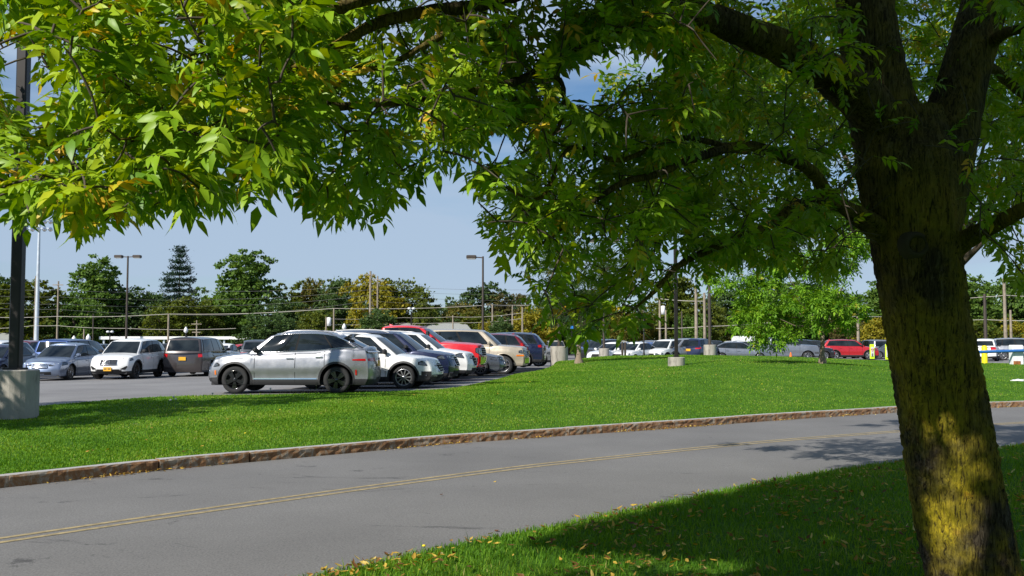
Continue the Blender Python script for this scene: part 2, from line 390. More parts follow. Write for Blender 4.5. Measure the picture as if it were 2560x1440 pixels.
M_blade = leaf_mat('grass_blade', [(0, (.05, .14, .010)), (.3, (.085, .21, .016)), (.6, (.15, .29, .022)), (.9, (.25, .35, .04)), (1, (.38, .36, .12))], .35, .6, spec=.12)
n = 1300000; u = rng.random(n); v = rng.random(n); P = lawn_pt(u, v)
px, py, dp = proj(P); k = (px > -60) & (px < 2620) & (py < 1460) & (dp > 5) & (rng.random(n) < np.clip((19 / dp) ** 1.4, .1, 1))
P = P[k]; dp = dp[k]
print('lawn blades', len(P))
tag(blades(P, rng.uniform(.018, .042, len(P)) * (1 + 1.0 * (rng.random(len(P)) > .99)), .006 + .00045 * dp, 'grass', M_blade), 'short mown grass of the sunlit lawn beyond the kerb', 'grass', kind='stuff')
n = 1500000; jt = rng.random(n) ** 1.3 * .5; iu = rng.random(n) * 198; i0 = iu.astype(int); fa = (iu - i0)[:, None]
A0 = np.array([(p.x, p.y) for p in nv_]); B0 = np.array([(p.x, p.y) for p in far_])
Q = (A0[i0] * (1 - fa) + A0[i0 + 1] * fa); Q2 = (B0[i0] * (1 - fa) + B0[i0 + 1] * fa); XY = Q + (Q2 - Q) * jt[:, None]
P = np.column_stack([XY, verge_z(XY[:, 0], XY[:, 1], jt)])
px, py, dp = proj(P); k = (px > -60) & (px < 2640) & (py < 1500) & (dp > 4) & (rng.random(n) < np.clip((9 / dp) ** 1.5, .1, 1)); P = P[k]; dp = dp[k]
print('verge blades', len(P))
hh = rng.uniform(.03, .08, len(P)) * (1 + .8 * (rng.random(len(P)) > .985))
tag(blades(P, hh, .0045 + .0004 * dp, 'grass', M_blade, .8), 'shaded grass of the verge under the big tree', 'grass', kind='stuff')
VERGE_P = P
# ------------------------------------------------------------------ cars
def paint(name, col, metal=.0, rough=.28):
    if name in _mc: return _mc[name]
    m, nt, b = new_mat(name); b.inputs['Metallic'].default_value = metal
    n = noise(nt, 3, 4); r = ramp(nt, [(.3, tuple(c * .93 for c in col)), (.7, col)], n.outputs[0]); nt.links.new(r.outputs[0], b.inputs['Base Color'])
    n2 = noise(nt, 6, 4); r2 = ramp(nt, [(.3, (rough,) * 3), (.8, (rough + .12,) * 3)], n2.outputs[0]); nt.links.new(r2.outputs[0], b.inputs['Roughness'])
    b.inputs['Coat Weight'].default_value = .8; b.inputs['Coat Roughness'].default_value = .04; _mc[name] = m; return m
PAINT = dict(silver=paint('paint_silver', (.34, .345, .37), .75, .33), white=paint('paint_white', (.78, .78, .77), 0, .3), navy=paint('paint_navy', (.012, .018, .06), .3, .25),
    red=paint('paint_red', (.62, .012, .02), 0, .3), tan=paint('paint_tan', (.50, .43, .33), .35, .35), burgundy=paint('paint_burgundy', (.16, .008, .022), .3, .25),
    grey=paint('paint_grey', (.10, .11, .13), .5, .3), brown=paint('paint_brown', (.06, .05, .05), .4, .28), bluesilver=paint('paint_bluesilver', (.22, .27, .38), .7, .32), black=paint('paint_black', (.012, .012, .014), 0, .2),
    slate=paint('paint_slate', (.20, .22, .26), .5, .35), lightgrey=paint('paint_lightgrey', (.36, .37, .4), .6, .3), brightred=paint('paint_brightred', (.45, .012, .018), .2, .25), blue=paint('paint_blue', (.03, .07, .22), .4, .3), green=paint('paint_green', (.03, .07, .05), .4, .3))
m, nt, b = new_mat('car_glass'); b.inputs['Roughness'].default_value = .03; b.inputs['Specular IOR Level'].default_value = .55
r = ramp(nt, [(.35, (.004, .006, .007)), (.65, (.018, .024, .027))], noise(nt, 1.5, 3).outputs[0]); nt.links.new(r.outputs[0], b.inputs['Base Color'])
M_glass = m
M_clad = simple('cladding_plastic', (.018, .018, .02), .6); M_tyre = simple('tyre_rubber', (.02, .02, .021), .85, vs=20); M_dark = simple('dark_void', (.006, .006, .007), .9)
M_chrome = simple('chrome', (.75, .75, .77), .12, 1, var=.05); M_alloy = simple('alloy_rim', (.42, .42, .44), .3, .85); M_brim = simple('black_rim', (.015, .015, .016), .18, 0, .6)
M_lamp = simple('lamp_glass', (.10, .11, .12), .05, .4, .8, var=.5, vs=30); M_tail = simple('tail_lamp_red', (.45, .008, .01), .12, 0, .8); M_amber = simple('amber_lens', (.75, .18, .01), .2, 0, .5); M_plate = simple('plate_yellow', (.72, .38, .02), .5); M_pmark = simple('plate_ink', (.02, .02, .06), .6)
M_plw = simple('plate_white', (.6, .6, .6), .5)
def sm(a, b_, x): t = min(1, max(0, (x - a) / (b_ - a))); return t * t * (3 - 2 * t)
def interp(pts, x):
    if x >= pts[0][0]: return pts[0][1]
    for (x1, z1), (x0, z0) in zip(pts, pts[1:]):
        if x >= x0: t = (x - x0) / (x1 - x0); t = t * t * (3 - 2 * t) * .5 + t * .5; return z0 + (z1 - z0) * t
    return pts[-1][1]
class Car:
    """x forward, y left, z up; wheels on z = 0"""
    def __init__(s, L, W, H, wb, fo, r, sill, top, gb, gt, clad=0, nose=.10, tail=.06, bow=.18, rbow=.10, arch=.07, rdrop=.05, fdrop=.05, gw=(.93, .76), sec=None):
        s.L, s.W, s.H, s.r, s.sill, s.top, s.gb, s.gt, s.clad = L, W, H, r, sill, top, gb, gt, clad
        s.nose, s.tail, s.bow, s.rbow = nose, tail, bow, rbow; s.xf = L / 2 - fo; s.xr = s.xf - wb; s.AR = r + arch; s.rdrop, s.fdrop = rdrop, fdrop; s.gw = gw
    def zs(s, x): return interp(s.top, x)
    def zb(s, x):
        z = s.sill
        for c in (s.xf, s.xr):
            if abs(x - c) < s.AR: z = max(z, s.r * .98 + math.sqrt(s.AR ** 2 - (x - c) ** 2))
        return z
    def ends(s, t, v):
        def pr(t, k): return k * ((1 - min(t, .3) / .3) ** 2 * .9 + max(0, (t - .45) / .55) ** 2.2 * 1.3)
        f = s.L / 2 - pr(t, s.nose) - s.bow * abs(v) ** 2.4; r_ = -s.L / 2 + pr(t, s.tail) + s.rbow * abs(v) ** 2.6; return f, r_
    def hw(s, x, tf):
        S = [(1.01, .925), (.85, .955), (.66, .985), (.55, .99), (.47, 1.0), (.36, .975), (.2, .965), (.08, .975), (-.01, .94)]
        k = interp(S, tf); e = 1 - .16 * sm(.55, 1, (x / (s.L / 2))) ** 1.5 * 1.0 - .10 * sm(.6, 1, (-x / (s.L / 2))) ** 1.5
        # fenders swell over the wheels
        for c in (s.xf, s.xr): k += .014 * math.exp(-((x - c) / .42) ** 2) * (1 if tf < .8 else .4)
        return s.W / 2 * k * e
    def body_pt(s, x, v, t, side):
        """x is the nominal station; side: on a flank"""
        f, r_ = s.ends(t, v); h = s.L / 2
        if x > h - .5: x = h - .5 + (x - h + .5) / .5 * (f - h + .5)
        if x < -h + .5: x = -h + .5 + (x + h - .5) / .5 * (.5 - h - r_)
        zt = s.zs(x); zb = s.zb(x) if side else s.sill
        ins = 0
        if t > .9: ins = .07 * ((t - .9) / .1) ** 2
        z = zb + (zt - zb) * t; tf = (z - s.sill) / (zt - s.sill)
        y = v * (s.hw(x, tf) - ins); z -= .02 * max(0, (t - .9) / .1) ** 2 * (1 if side else abs(v) ** 6)
        if t >= 1: z += .045 * (1 - abs(v) ** 2.2)
        return (x, y, z)
    def side(s, x, z, sd, off=.006):
        zt = s.zs(x); tf = (z - s.sill) / (zt - s.sill); return (x, sd * (s.hw(x, tf) + off), z)
    def front(s, v, z, off=.008):
        t = (z - s.sill) / (s.zs(s.L / 2 - .1) - s.sill); f, _ = s.ends(t, v); y = v * s.hw(f, t); return (f + off, y, z)
    def rear(s, v, z, off=.008):
        t = (z - s.sill) / (s.zs(-s.L / 2 + .1) - s.sill); _, r_ = s.ends(t, v); y = v * s.hw(r_, t); return (r_ - off, y, z)
    def roof(s, x):
        a, b_ = s.gt; c = (a + b_) / 2; q = (x - c) / ((a - b_) / 2)
        return s.H - (s.fdrop if q > 0 else s.rdrop) * abs(q) ** 2.2
    def gp(s, u, v, t, off=0):
        xb = s.gb[0] + (s.gb[1] - s.gb[0]) * u; xt = s.gt[0] + (s.gt[1] - s.gt[0]) * u
        zb = s.zs(xb) - .05; zt = s.roof(xt)
        tt = t; x = xb + (xt - xb) * tt; z = zb + (zt - zb) * (t ** .93 if t > 0 else 0)
        taper = 1 - .10 * sm(.55, 1, 1 - u) ** 2 - .10 * sm(.6, 1, u) ** 2
        w = s.W / 2 * (s.gw[0] + (s.gw[1] - s.gw[0]) * t ** 1.25) * taper
        if t > .9: q = (t - .9) / .1; w -= .07 * q ** 2; x += (-.06 * (1 - u) + .06 * u) * q ** 2 * (1 if u < .02 or u > .98 else 0); z -= .022 * (abs(v) ** 6) * q ** 2
        x += (1 - abs(v) ** 2) * (.16 * (1 - t * .6) * max(0, 1 - u * 4) - .10 * (1 - t * .6) * max(0, 1 - (1 - u) * 4))
        if t >= 1: z += .03 * (1 - abs(v) ** 2)
        return Vector((x, v * w, z))
    def gside(s, u, t, sd, off=.008): p = s.gp(u, 1, t); return (p.x, sd * (p.y + off), p.z + off * .3)
    def gfront(s, v, t, off=.010): p = s.gp(0, v, t); return (p.x + off, p.y, p.z + off)
    def grear(s, v, t, off=.010): p = s.gp(1, v, t); return (p.x - off, p.y, p.z + off)
def shell_mesh(pt, US, VS, TS):
    """the five outer faces of a deformed box as one smooth mesh with shared edges"""
    V = []; idx = {}
    def g(i, j, k):
        key = (i, j, k)
        if key not in idx: idx[key] = len(V); V.append(pt(US[i], VS[j], TS[k], abs(VS[j]) == 1))
        return idx[key]
    Fc = []; nu, nv, nt_ = len(US) - 1, len(VS) - 1, len(TS) - 1
    for i in range(nu):
        for k in range(nt_):
            Fc.append((g(i, nv, k), g(i + 1, nv, k), g(i + 1, nv, k + 1), g(i, nv, k + 1)))
            Fc.append((g(i, 0, k), g(i, 0, k + 1), g(i + 1, 0, k + 1), g(i + 1, 0, k)))
        for j in range(nv): Fc.append((g(i, j, nt_), g(i, j + 1, nt_), g(i + 1, j + 1, nt_), g(i + 1, j, nt_)))
    for j in range(nv):
        for k in range(nt_):
            Fc.append((g(0, j, k), g(0, j + 1, k), g(0, j + 1, k + 1), g(0, j, k + 1)))
            Fc.append((g(nu, j, k), g(nu, j, k + 1), g(nu, j + 1, k + 1), g(nu, j + 1, k)))
    return V, Fc
def wheel_meshes(r, wd, style, name):
    t = MB(); rr = r * .70
    t.lathe([(rr, -wd / 2 + .01), (rr + .02, -wd / 2), (r * .93, -wd / 2 + .004), (r * .99, -wd / 2 + .03), (r, -wd / 4), (r, wd / 4), (r * .99, wd / 2 - .03), (r * .93, wd / 2 - .004), (rr + .02, wd / 2), (rr, wd / 2 - .01)], axis='y', n=32)
    k = MB()
    k.lathe([(rr, wd / 2 - .012), (rr * .95, wd / 2 - .004), (rr * .91, wd / 2 - .02), (rr * .90, wd / 2 - .08)], axis='y', n=32, m=0)
    k.lathe([(rr * .9, wd / 2 - .085), (.001, wd / 2 - .085)], axis='y', n=24, m=1)
    k.lathe([(rr, -wd / 2 + .012), (.001, -wd / 2 + .03)], axis='y', n=24, m=1)
    ns, sw, tw = dict(five=(5, .075, 1), ten=(10, .035, 0), seven=(7, .05, 0), multi=(10, .045, 0))[style]
    for i in range(ns):
        for dd in ((-.16, .16) if tw else (0,)):
            a = 2 * math.pi * i / ns + dd; c_, s_ = math.cos(a), math.sin(a)
            w0, w1 = sw * .6, sw * (.8 if tw else 1.0)
            P = []
            for rad, ww, y in ((.03, w0, wd / 2 - .02), (rr * .93, w1, wd / 2 - .022)):
                for q in (-1, 1):
                    for yy in (y, y - .035): P.append((c_ * rad - s_ * q * ww / 2, yy, s_ * rad + c_ * q * ww / 2))
            k.add(P, [(0, 2, 6, 4), (1, 5, 7, 3), (0, 4, 5, 1), (2, 3, 7, 6)])
    k.lathe([(.055, wd / 2 - .03), (.05, wd / 2 - .008), (.02, wd / 2 - .002), (.001, wd / 2)], axis='y', n=14, m=0)
    return t.mesh(name + '_tyre'), k.mesh(name + '_rim')
def make_car(spec, kind, col, rim='multi', detail=2, rails=False, name='parked_car', windows=None, lamps=None, chrome_dlo=False, pickup=False, rimdark=False, floatroof=False, tailstyle=None, grille=None, extra=None, label=None, cat='car', group=None):
    c = spec; root = empty(name); tag(root, label, cat, group); pm = PAINT[col]; h = c.L / 2
    # body
    st = set(round(-h + c.L * i / 34, 4) for i in range(35))
    for cc in (c.xf, c.xr):
        st = {x for x in st if not (c.AR - .03 < abs(x - cc) < c.AR + .03)}
        st |= {cc + q * (c.AR + .003) for q in (-1, 1)} | {cc + q * (c.AR - .003) for q in (-1, 1)} | {cc + c.AR * math.cos(math.pi * i / 14) for i in range(1, 14)}
    for e in (.02, .05, .1): st |= {h - e, -h + e}
    US = sorted(st, reverse=True); VS = [-1, -.9, -.72, -.5, -.25, 0, .25, .5, .72, .9, 1]; TS = [0, .08, .16, .26, .36, .46, .56, .68, .8, .9, .94, .975, 1]
    V, Fc = shell_mesh(lambda u, v, t, sd: c.body_pt(u, v, t, sd), US, VS, TS)
    b_ = MB(); b_.add(V, Fc, 0, True)
    if c.clad:
        zc = c.clad
        for i, f in enumerate(b_.f):
            if sum(b_.v[q][2] for q in f) / len(f) < zc: b_.m[i] = 1
    # cabin
    UG = [0, .03, .08, .15, .25, .35, .45, .55, .65, .75, .85, .92, .97, 1]; TG = [0, .15, .3, .45, .6, .75, .85, .9, .94, .975, 1]
    V, Fc = shell_mesh(lambda u, v, t, sd: c.gp(u, v, t), UG, VS, TG); b_.add(V, Fc, 2 if floatroof else 0, True)
    # underside
    b_.box(((c.xf + c.xr) / 2, 0, c.sill + .05), (c.L - .5, c.W * .78, .14), 1)
    mats = [pm, M_clad, PAINT['black']]
    body = b_.build('body', mats, root)
    # wheel houses
    for cc in (c.xf, c.xr):
        for sd in (-1, 1):
            wh = MB()
            y1 = sd * (c.hw(cc, .3) - .03); y0 = sd * (c.W / 2 - .42)
            n = 24; ring = lambda y, rr: [(cc + rr * math.cos(2 * math.pi * i / n), y, max(c.sill - .0, c.r * .98 + rr * math.sin(2 * math.pi * i / n))) for i in range(n)]
            A_, B_ = ring(y0, c.AR + .01), ring(y1, c.AR + .01)
            wh.add(A_ + B_, [(i, (i + 1) % n, n + (i + 1) % n, n + i) for i in range(n)]); wh.add(A_, [tuple(range(n))])
            if c.clad or True:   # lip round the arch
                w_ = .055 if c.clad else .018; rows = []
                for q in (0, 1):
                    rr = c.AR - .004 + q * w_; row = []
                    for i in range(25):
                        a0_ = -math.asin(min(1, (c.r * .98 - c.sill - .0) / rr)); a = a0_ + (math.pi - 2 * a0_) * i / 24; x = cc + rr * math.cos(a); z = c.r * .98 + rr * math.sin(a); z = max(z, c.sill)
                        row.append(c.side(x, z, sd, .010 - .004 * q))
                    rows.append(row)
                wh.grid(rows, 1 if c.clad else 2)
            wh.build('wheel_arch', [M_dark, M_clad, pm], root)
    # wheels
    key = (c.r, rim, rimdark)
    if key not in _wm: _wm[key] = wheel_meshes(c.r, .23, rim, 'wheel')
    tm, rm = _wm[key]
    if not tm.materials: tm.materials.append(M_tyre); rm.materials.append(M_brim if rimdark else M_alloy); rm.materials.append(M_dark)
    for cc in (c.xf, c.xr):
        for sd in (-1, 1):
            wp = empty('wheel'); wp.parent = root; wp.location = (cc, sd * (c.hw(cc, .2) - .15), c.r); wp.rotation_euler = (0, random.uniform(0, 6), 0 if sd > 0 else math.pi)
            for nm, me_ in (('tyre', tm), ('rim', rm)):
                o = bpy.data.objects.new(nm, me_); COL.objects.link(o); o.parent = wp
    # glass
    wins = windows or [(.075, .42), (.445, .74), (.765, .93)]
    def winmesh(u0, u1, sd, t0=.13, t1=.86, off=.009, gap=0):
        rows = []
        for k in range(7):
            t = t0 + (t1 - t0) * k / 6; row = []
            for i in range(9):
                u = u0 + (u1 - u0) * i / 8; row.append(c.gside(u, t, sd, off))
            rows.append(row if sd < 0 else row[::-1])
        return rows
    for sd in (-1, 1):
        for i, (a, b2) in enumerate(wins):
            mbw = MB(); mbw.grid(winmesh(a, b2, sd)); o = mbw.build('side_window', M_glass, root)
        mbt = MB(); mbt.grid(winmesh(wins[0][0] - .012, wins[-1][1] + .012, sd, .10, .885, .005)); mbt.build('window_trim', M_dark, root)
        if chrome_dlo:
            path = [c.gside(wins[0][0] - .01 + (wins[-1][1] + .02 - wins[0][0]) * i / 14, .89, sd, .012) for i in range(15)] ; mbt = MB(); mbt.tube(path, .011, 5)
            path = [c.gside(wins[0][0] - .01 + (wins[-1][1] + .02 - wins[0][0]) * i / 14, .105, sd, .012) for i in range(15)]; mbt.tube(path, .009, 5); mbt.build('chrome_strip', M_chrome, root)
    mbw = MB(); mbw.grid([[c.gfront(-.93 + 1.86 * j / 10, .05 + .86 * k / 6) for j in range(11)] for k in range(7)]); mbw.build('windscreen', M_glass, root)
    mbw = MB(); mbw.grid([[c.grear(.86 - 1.72 * j / 10, .12 + .74 * k / 6) for j in range(11)] for k in range(7)]); mbw.build('rear_window', M_glass, root)
    # door seams, handles
    zt0 = c.sill + .06
    def seam(x, sd): z1 = c.zs(x) - .02; return [[c.side(x + q, zt0 + (z1 - zt0) * k / 6, sd, .004) for q in (-.006, .006)] for k in range(7)]
    xb = lambda u: c.gb[0] + (c.gb[1] - c.gb[0]) * u
    sx_ = [c.xf - c.AR - .10, xb(wins[0][1] + .012)] + ([c.xr + c.AR * .72] if len(wins) > 2 else [xb(wins[-1][1])])
    if detail >= 1:
        for sd in (-1, 1):
            for x in sx_:
                ms_ = MB(); z0 = max(zt0, c.zb(x) + .01); z1 = c.zs(x) - .02; ms_.grid([[c.side(x + q, z0 + (z1 - z0) * k / 6, sd, .003) for q in (-.007, .007)] for k in range(7)]); ms_.build('door_seam', M_dark, root)
            for x in ([sx_[1] + .14, sx_[2] + .14] if len(sx_) > 2 else [sx_[1] + .14]):
                p = c.side(x, c.zs(x) - .17, sd, .02); mh = MB(); mh.box(p, (.2, .03, .035), bev=.012); mh.build('door_handle', M_chrome if chrome_dlo else pm, root)
    # mirrors
    for sd in (-1, 1):
        p = Vector(c.gside(.07, .12, sd, .02)); mm = MB(); mm.box((p.x, p.y + sd * .03, p.z - .01), (.06, .14, .04)); mm.box((p.x + .0, p.y + sd * .13, p.z + .05), (.14, .20, .15), bev=.05); mm.build('wing_mirror', M_clad if c.clad or pickup else pm, root)
    # lamps
    lp = dict(z0=.60, z1=.74, v=.52, back=.42, rz0=.78, rz1=.98, rv=.55, rback=.3); lp.update(lamps or {})
    def wrap(face, sidef, v0, xend, zf, sd, off=.01, nA=5, nB=5):
        rows = [[], [], []]
        for i in range(nA + nB + 1):
            q = i / (nA + nB); z0, z1 = zf(q)
            for k, z in enumerate((z0, (z0 + z1) / 2, z1)):
                if i <= nA: v = v0 + (.97 - v0) * i / nA; p = face(sd * v, z, off)
                else:
                    e = face(sd * .97, z, off); x = e[0] + (xend - e[0]) * (i - nA) / nB; p = sidef(x, z, sd, off)
                rows[k].append(p)
        return rows
    for sd in (-1, 1):
        zf = lambda q: (lp['z0'] + (lp['z1'] - lp['z0']) * (.35 * q + .25 * abs(q - .5)), lp['z1'] + .02 * q - .05 * max(0, q - .7) * 3)
        ml = MB(); ml.grid(wrap(c.front, c.side, lp['v'], h - lp['back'], zf, sd)); hl = ml.build('headlight', M_lamp, root)
        if detail >= 1:
            for vv in (.72, .9):
                q = c.front(sd * vv, (lp['z0'] + lp['z1']) / 2 + .01, .012); mq = MB(); mq.lathe([(.048, -.01), (.035, .012), (.001, .016)], q, 12, axis='x'); mq.build('reflector', M_chrome, hl)
            md = MB(); md.grid(wrap(c.front, c.side, lp['v'] - .03, h - lp['back'] - .03, lambda q: (zf(q)[0] - .015, zf(q)[1] + .015), sd, .006)); md.build('headlight_bezel', M_dark, hl)
        zr_ = lambda q: (lp['rz0'] + .03 * q, lp['rz1'] - .04 * q)
        ml = MB(); ml.grid(wrap(c.rear, c.side, lp['rv'], -h + lp['rback'], zr_, sd)); ml.build('tail_light', M_tail, root)
    g = dict(z0=.5, z1=.72, v=.42, mat=M_dark, frame=M_chrome); g.update(grille or {})
    mg = MB(); mg.grid([[c.front(-g['v'] + 2 * g['v'] * j / 10, g['z0'] + (g['z1'] - g['z0']) * k / 3 * 1.0, .012) for j in range(11)] for k in range(4)], 0); gr = mg.build('grille', g['mat'], root)
    if detail >= 2:
        mf = MB(); pp = [c.front(-g['v'] + 2 * g['v'] * j / 10, g['z0'], .02) for j in range(11)] + [c.front(g['v'] - 2 * g['v'] * j / 10, g['z1'], .02) for j in range(11)]; mf.tube(pp + [pp[0]], .014, 5)
        for k in (1, 2, 3): z = g['z0'] + (g['z1'] - g['z0']) * k / 4; mf.tube([c.front(-g['v'] * .95 + 1.9 * g['v'] * j / 8, z, .018) for j in range(9)], .008, 4)
        mf.build('grille_frame', g['frame'], gr)
    ml = MB(); ml.grid([[c.front(-.62 + 1.24 * j / 10, c.sill + .06 + .12 * k / 2, .010) for j in range(11)] for k in range(3)]); ml.build('air_intake', M_dark, root)
    pf = c.front(0, .42, .02); pr_ = c.rear(0, lp['rz0'] - .06, .02)
    if detail >= 1:
        mp_ = MB(); mp_.box((pr_[0] - .005, 0, pr_[2]), (.01, .31, .155)); mp_.build('number_plate', M_plate, root)
    if rails:
        for sd in (-1, 1):
            mr_ = MB(); path = []
            for i in range(13):
                q = i / 12; p = c.gp(.1 + .82 * q, 1, 1); path.append((p.x, sd * (p.y - .02), p.z + .055 * min(1, min(q, 1 - q) * 8)))
            mr_.tube(path, .018, 6); mr_.build('roof_rail', M_alloy if rails != 'w' else M_plw, root)
    if pickup:
        x0, x1 = c.gb[1] - .10, -h + .12; zt = c.zs(-h + .8)
        mbd = MB(); mbd.box(((x0 + x1) / 2, 0, zt + .03), (x0 - x1, c.W * .80, .06), 0, bev=.02); mbd.build('bed_cover', M_clad, root)
    if detail >= 2: p = c.gp(.88, 0, 1); mfn = MB(); mfn.add([(p.x + .1, -.02, p.z), (p.x + .1, .02, p.z), (p.x - .06, .02, p.z), (p.x - .06, -.02, p.z), (p.x - .07, 0, p.z + .07)], [(0, 1, 4), (1, 2, 4), (2, 3, 4), (3, 0, 4)]); mfn.build('roof_antenna', pm, root)
    if extra: extra(c, root)
    return root
_wm = {}
# body shapes -------------------------------------------------------
def S_cross():   # the silver crossover
    return Car(4.66, 1.88, 1.66, 2.78, .93, .365, .24, [(2.33, .66), (2.27, .82), (2.05, .95), (1.7, 1.01), (1.05, 1.08), (.5, 1.08), (-.8, 1.13), (-1.6, 1.22), (-2.15, 1.22), (-2.28, 1.10), (-2.33, .95)], (1.12, -2.22), (.42, -1.45), clad=.40, nose=.12, tail=.10, bow=.26, rdrop=.16, fdrop=.07, arch=.085, gw=(.93, .74))
def S_wagon():
    return Car(4.81, 1.84, 1.62, 2.74, .98, .345, .24, [(2.4, .64), (2.34, .76), (2.1, .87), (1.7, .93), (1.15, 1.0), (0, 1.02), (-1.9, 1.06), (-2.3, 1.04), (-2.4, .85)], (1.2, -2.25), (.45, -1.95), clad=.38, nose=.12, rdrop=.06, fdrop=.07, arch=.085)
def S_suv(L=4.75, H=1.69):
    return Car(L, 1.88, H, 2.74, .93, .36, .25, [(L / 2, .72), (L / 2 - .06, .86), (L / 2 - .3, .96), (L / 2 - .7, 1.02), (L / 2 - 1.25, 1.09), (0, 1.09), (-L / 2 + .4, 1.13), (-L / 2 + .05, 1.10), (-L / 2, .9)], (L / 2 - 1.2, -L / 2 + .1), (L / 2 - 1.95, -L / 2 + .5), clad=.36, nose=.10, tail=.05, rdrop=.07, fdrop=.06, arch=.08)
def S_sedan(L=4.7, H=1.47):
    return Car(L, 1.82, H, 2.72, .95, .325, .18, [(L / 2, .55), (L / 2 - .06, .68), (L / 2 - .3, .77), (L / 2 - .8, .86), (L / 2 - 1.3, .93), (0, .95), (-L / 2 + 1.1, 1.0), (-L / 2 + .6, 1.03), (-L / 2 + .15, 1.02), (-L / 2 + .04, .95), (-L / 2, .8)], (L / 2 - 1.15, -L / 2 + .45), (L / 2 - 2.05, -L / 2 + 1.45), nose=.10, tail=.08, rdrop=.08, fdrop=.07, arch=.055, gw=(.92, .72))
def S_van():
    return Car(5.13, 1.92, 1.73, 3.07, .92, .35, .20, [(2.56, .7), (2.5, .82), (2.3, .92), (1.9, 1.02), (1.5, 1.09), (0, 1.08), (-2.3, 1.10), (-2.5, 1.08), (-2.56, .9)], (1.75, -2.5), (.85, -2.3), nose=.1, tail=.04, rbow=.08, rdrop=.05, fdrop=.10, arch=.06, gw=(.95, .80))
def S_truck():
    return Car(5.9, 2.02, 1.98, 3.65, 1.0, .41, .42, [(2.95, 1.0), (2.92, 1.18), (2.7, 1.26), (2.2, 1.30), (1.5, 1.34), (0, 1.34), (-1.0, 1.36), (-2.9, 1.36), (-2.95, 1.2)], (1.42, -.98), (.62, -.86), nose=.06, tail=.02, bow=.10, rbow=.03, rdrop=.04, fdrop=.08, arch=.10, gw=(.93, .78))
def S_bigsuv():
    return Car(5.05, 2.0, 1.93, 2.95, .98, .40, .38, [(2.52, .92), (2.49, 1.06), (2.3, 1.16), (1.8, 1.21), (1.25, 1.25), (0, 1.25), (-2.4, 1.27), (-2.5, 1.2), (-2.52, 1.0)], (1.28, -2.48), (.58, -2.3), nose=.06, tail=.03, bow=.12, rbow=.04, rdrop=.03, fdrop=.06, arch=.10, gw=(.94, .80))
def S_small(): return Car(4.52, 1.82, 1.66, 2.62, .9, .35, .24, [(2.26, .68), (2.2, .82), (1.95, .92), (1.6, .98), (1.0, 1.06), (0, 1.05), (-1.8, 1.13), (-2.2, 1.12), (-2.26, .9)], (1.1, -2.18), (.35, -1.75), clad=.36, nose=.12, rdrop=.10, fdrop=.07, arch=.08)
def place(root, x, y, heading, dz=0):
    """heading: the way the nose points, degrees, 0 = +x (to the right)"""
    root.location = (x, y, P0(x, y) + .004 + dz); root.rotation_euler = (0, 0, R(heading)); return root
def nose_at(root, spec, px, d, heading, dz=0, tail=False):
    """put the nose (or the tail) at photo column px at distance d"""
    x = (px - 1280) / F * d; k = -1 if not tail else 1
    hx, hy = math.cos(R(heading)), math.sin(R(heading))
    return place(root, x + k * hx * spec.L / 2, d + k * hy * spec.L / 2, heading, dz)
# --- the silver crossover nearest the camera
c = S_cross()
def ex(c, root):
    for sd in (-1, 1):
        # bright sill strip and lower black door panel
        mb = MB(); mb.grid([[c.side(x, z, sd, .012) for x in np.linspace(c.xf - c.AR - .08, c.xr + c.AR + .08, 12)] for z in (.385, .40, .415)]); mb.build('sill_strip', M_chrome, root)
        mb = MB(); mb.grid([[c.side(c.xf + (c.AR + .10) * math.cos(a) , c.r + (c.AR + .10) * math.sin(a) * .6, sd, .014) for a in (.05, .12)] for _ in (0,)] + [[c.side(c.xf + (c.AR + .15) * math.cos(a), c.r + (c.AR + .1) * math.sin(a) * .6, sd, .014) for a in (.05, .12)]])
        mb = MB(); mb.grid([[c.side(x, z, sd, .014) for x in (c.xf + c.AR + .07, c.xf + c.AR + .11)] for z in (.5, .56, .62)]); mb.build('side_marker', M_amber, root)
        mb = MB(); mb.grid([[c.side(x, z, sd, .014) for x in (c.xr - c.AR - .10, c.xr - c.AR - .06)] for z in (.5, .56, .64)]); mb.build('side_marker', M_tail, root)
        # chrome flick at the rear quarter window
        mb = MB(); mb.tube([c.gside(.90, .86, sd, .02), c.gside(.945, .55, sd, .02), c.gside(.955, .2, sd, .02), c.gside(.90, .12, sd, .02)], .016, 6); mb.build('chrome_strip', M_chrome, root)
    mb = MB(); mb.grid([[c.grear(v, t, .03) for v in np.linspace(-.8, .8, 9)] for t in (.88, .95)]); mb.add([c.grear(v, .9, .14) for v in (-.8, .8)] + [c.grear(v, .97, .0) for v in (.8, -.8)], [(0, 1, 2, 3)]); mb.build('spoiler', PAINT['black'], root)
buick = make_car(c, 'cross', 'silver', 'five', 2, rails=True, chrome_dlo=True, rimdark=True, lamps=dict(z0=.70, z1=.80, v=.5, back=.48, rz0=.86, rz1=.96, rv=.35, rback=.52), grille=dict(z0=.42, z1=.70, v=.45), extra=ex,
    windows=[(.07, .40), (.42, .715), (.735, .90)], label='silver crossover with black wheels parked sideways at the lawn edge, nearest of all cars')
place(buick, -6.0, 27.75, 176)
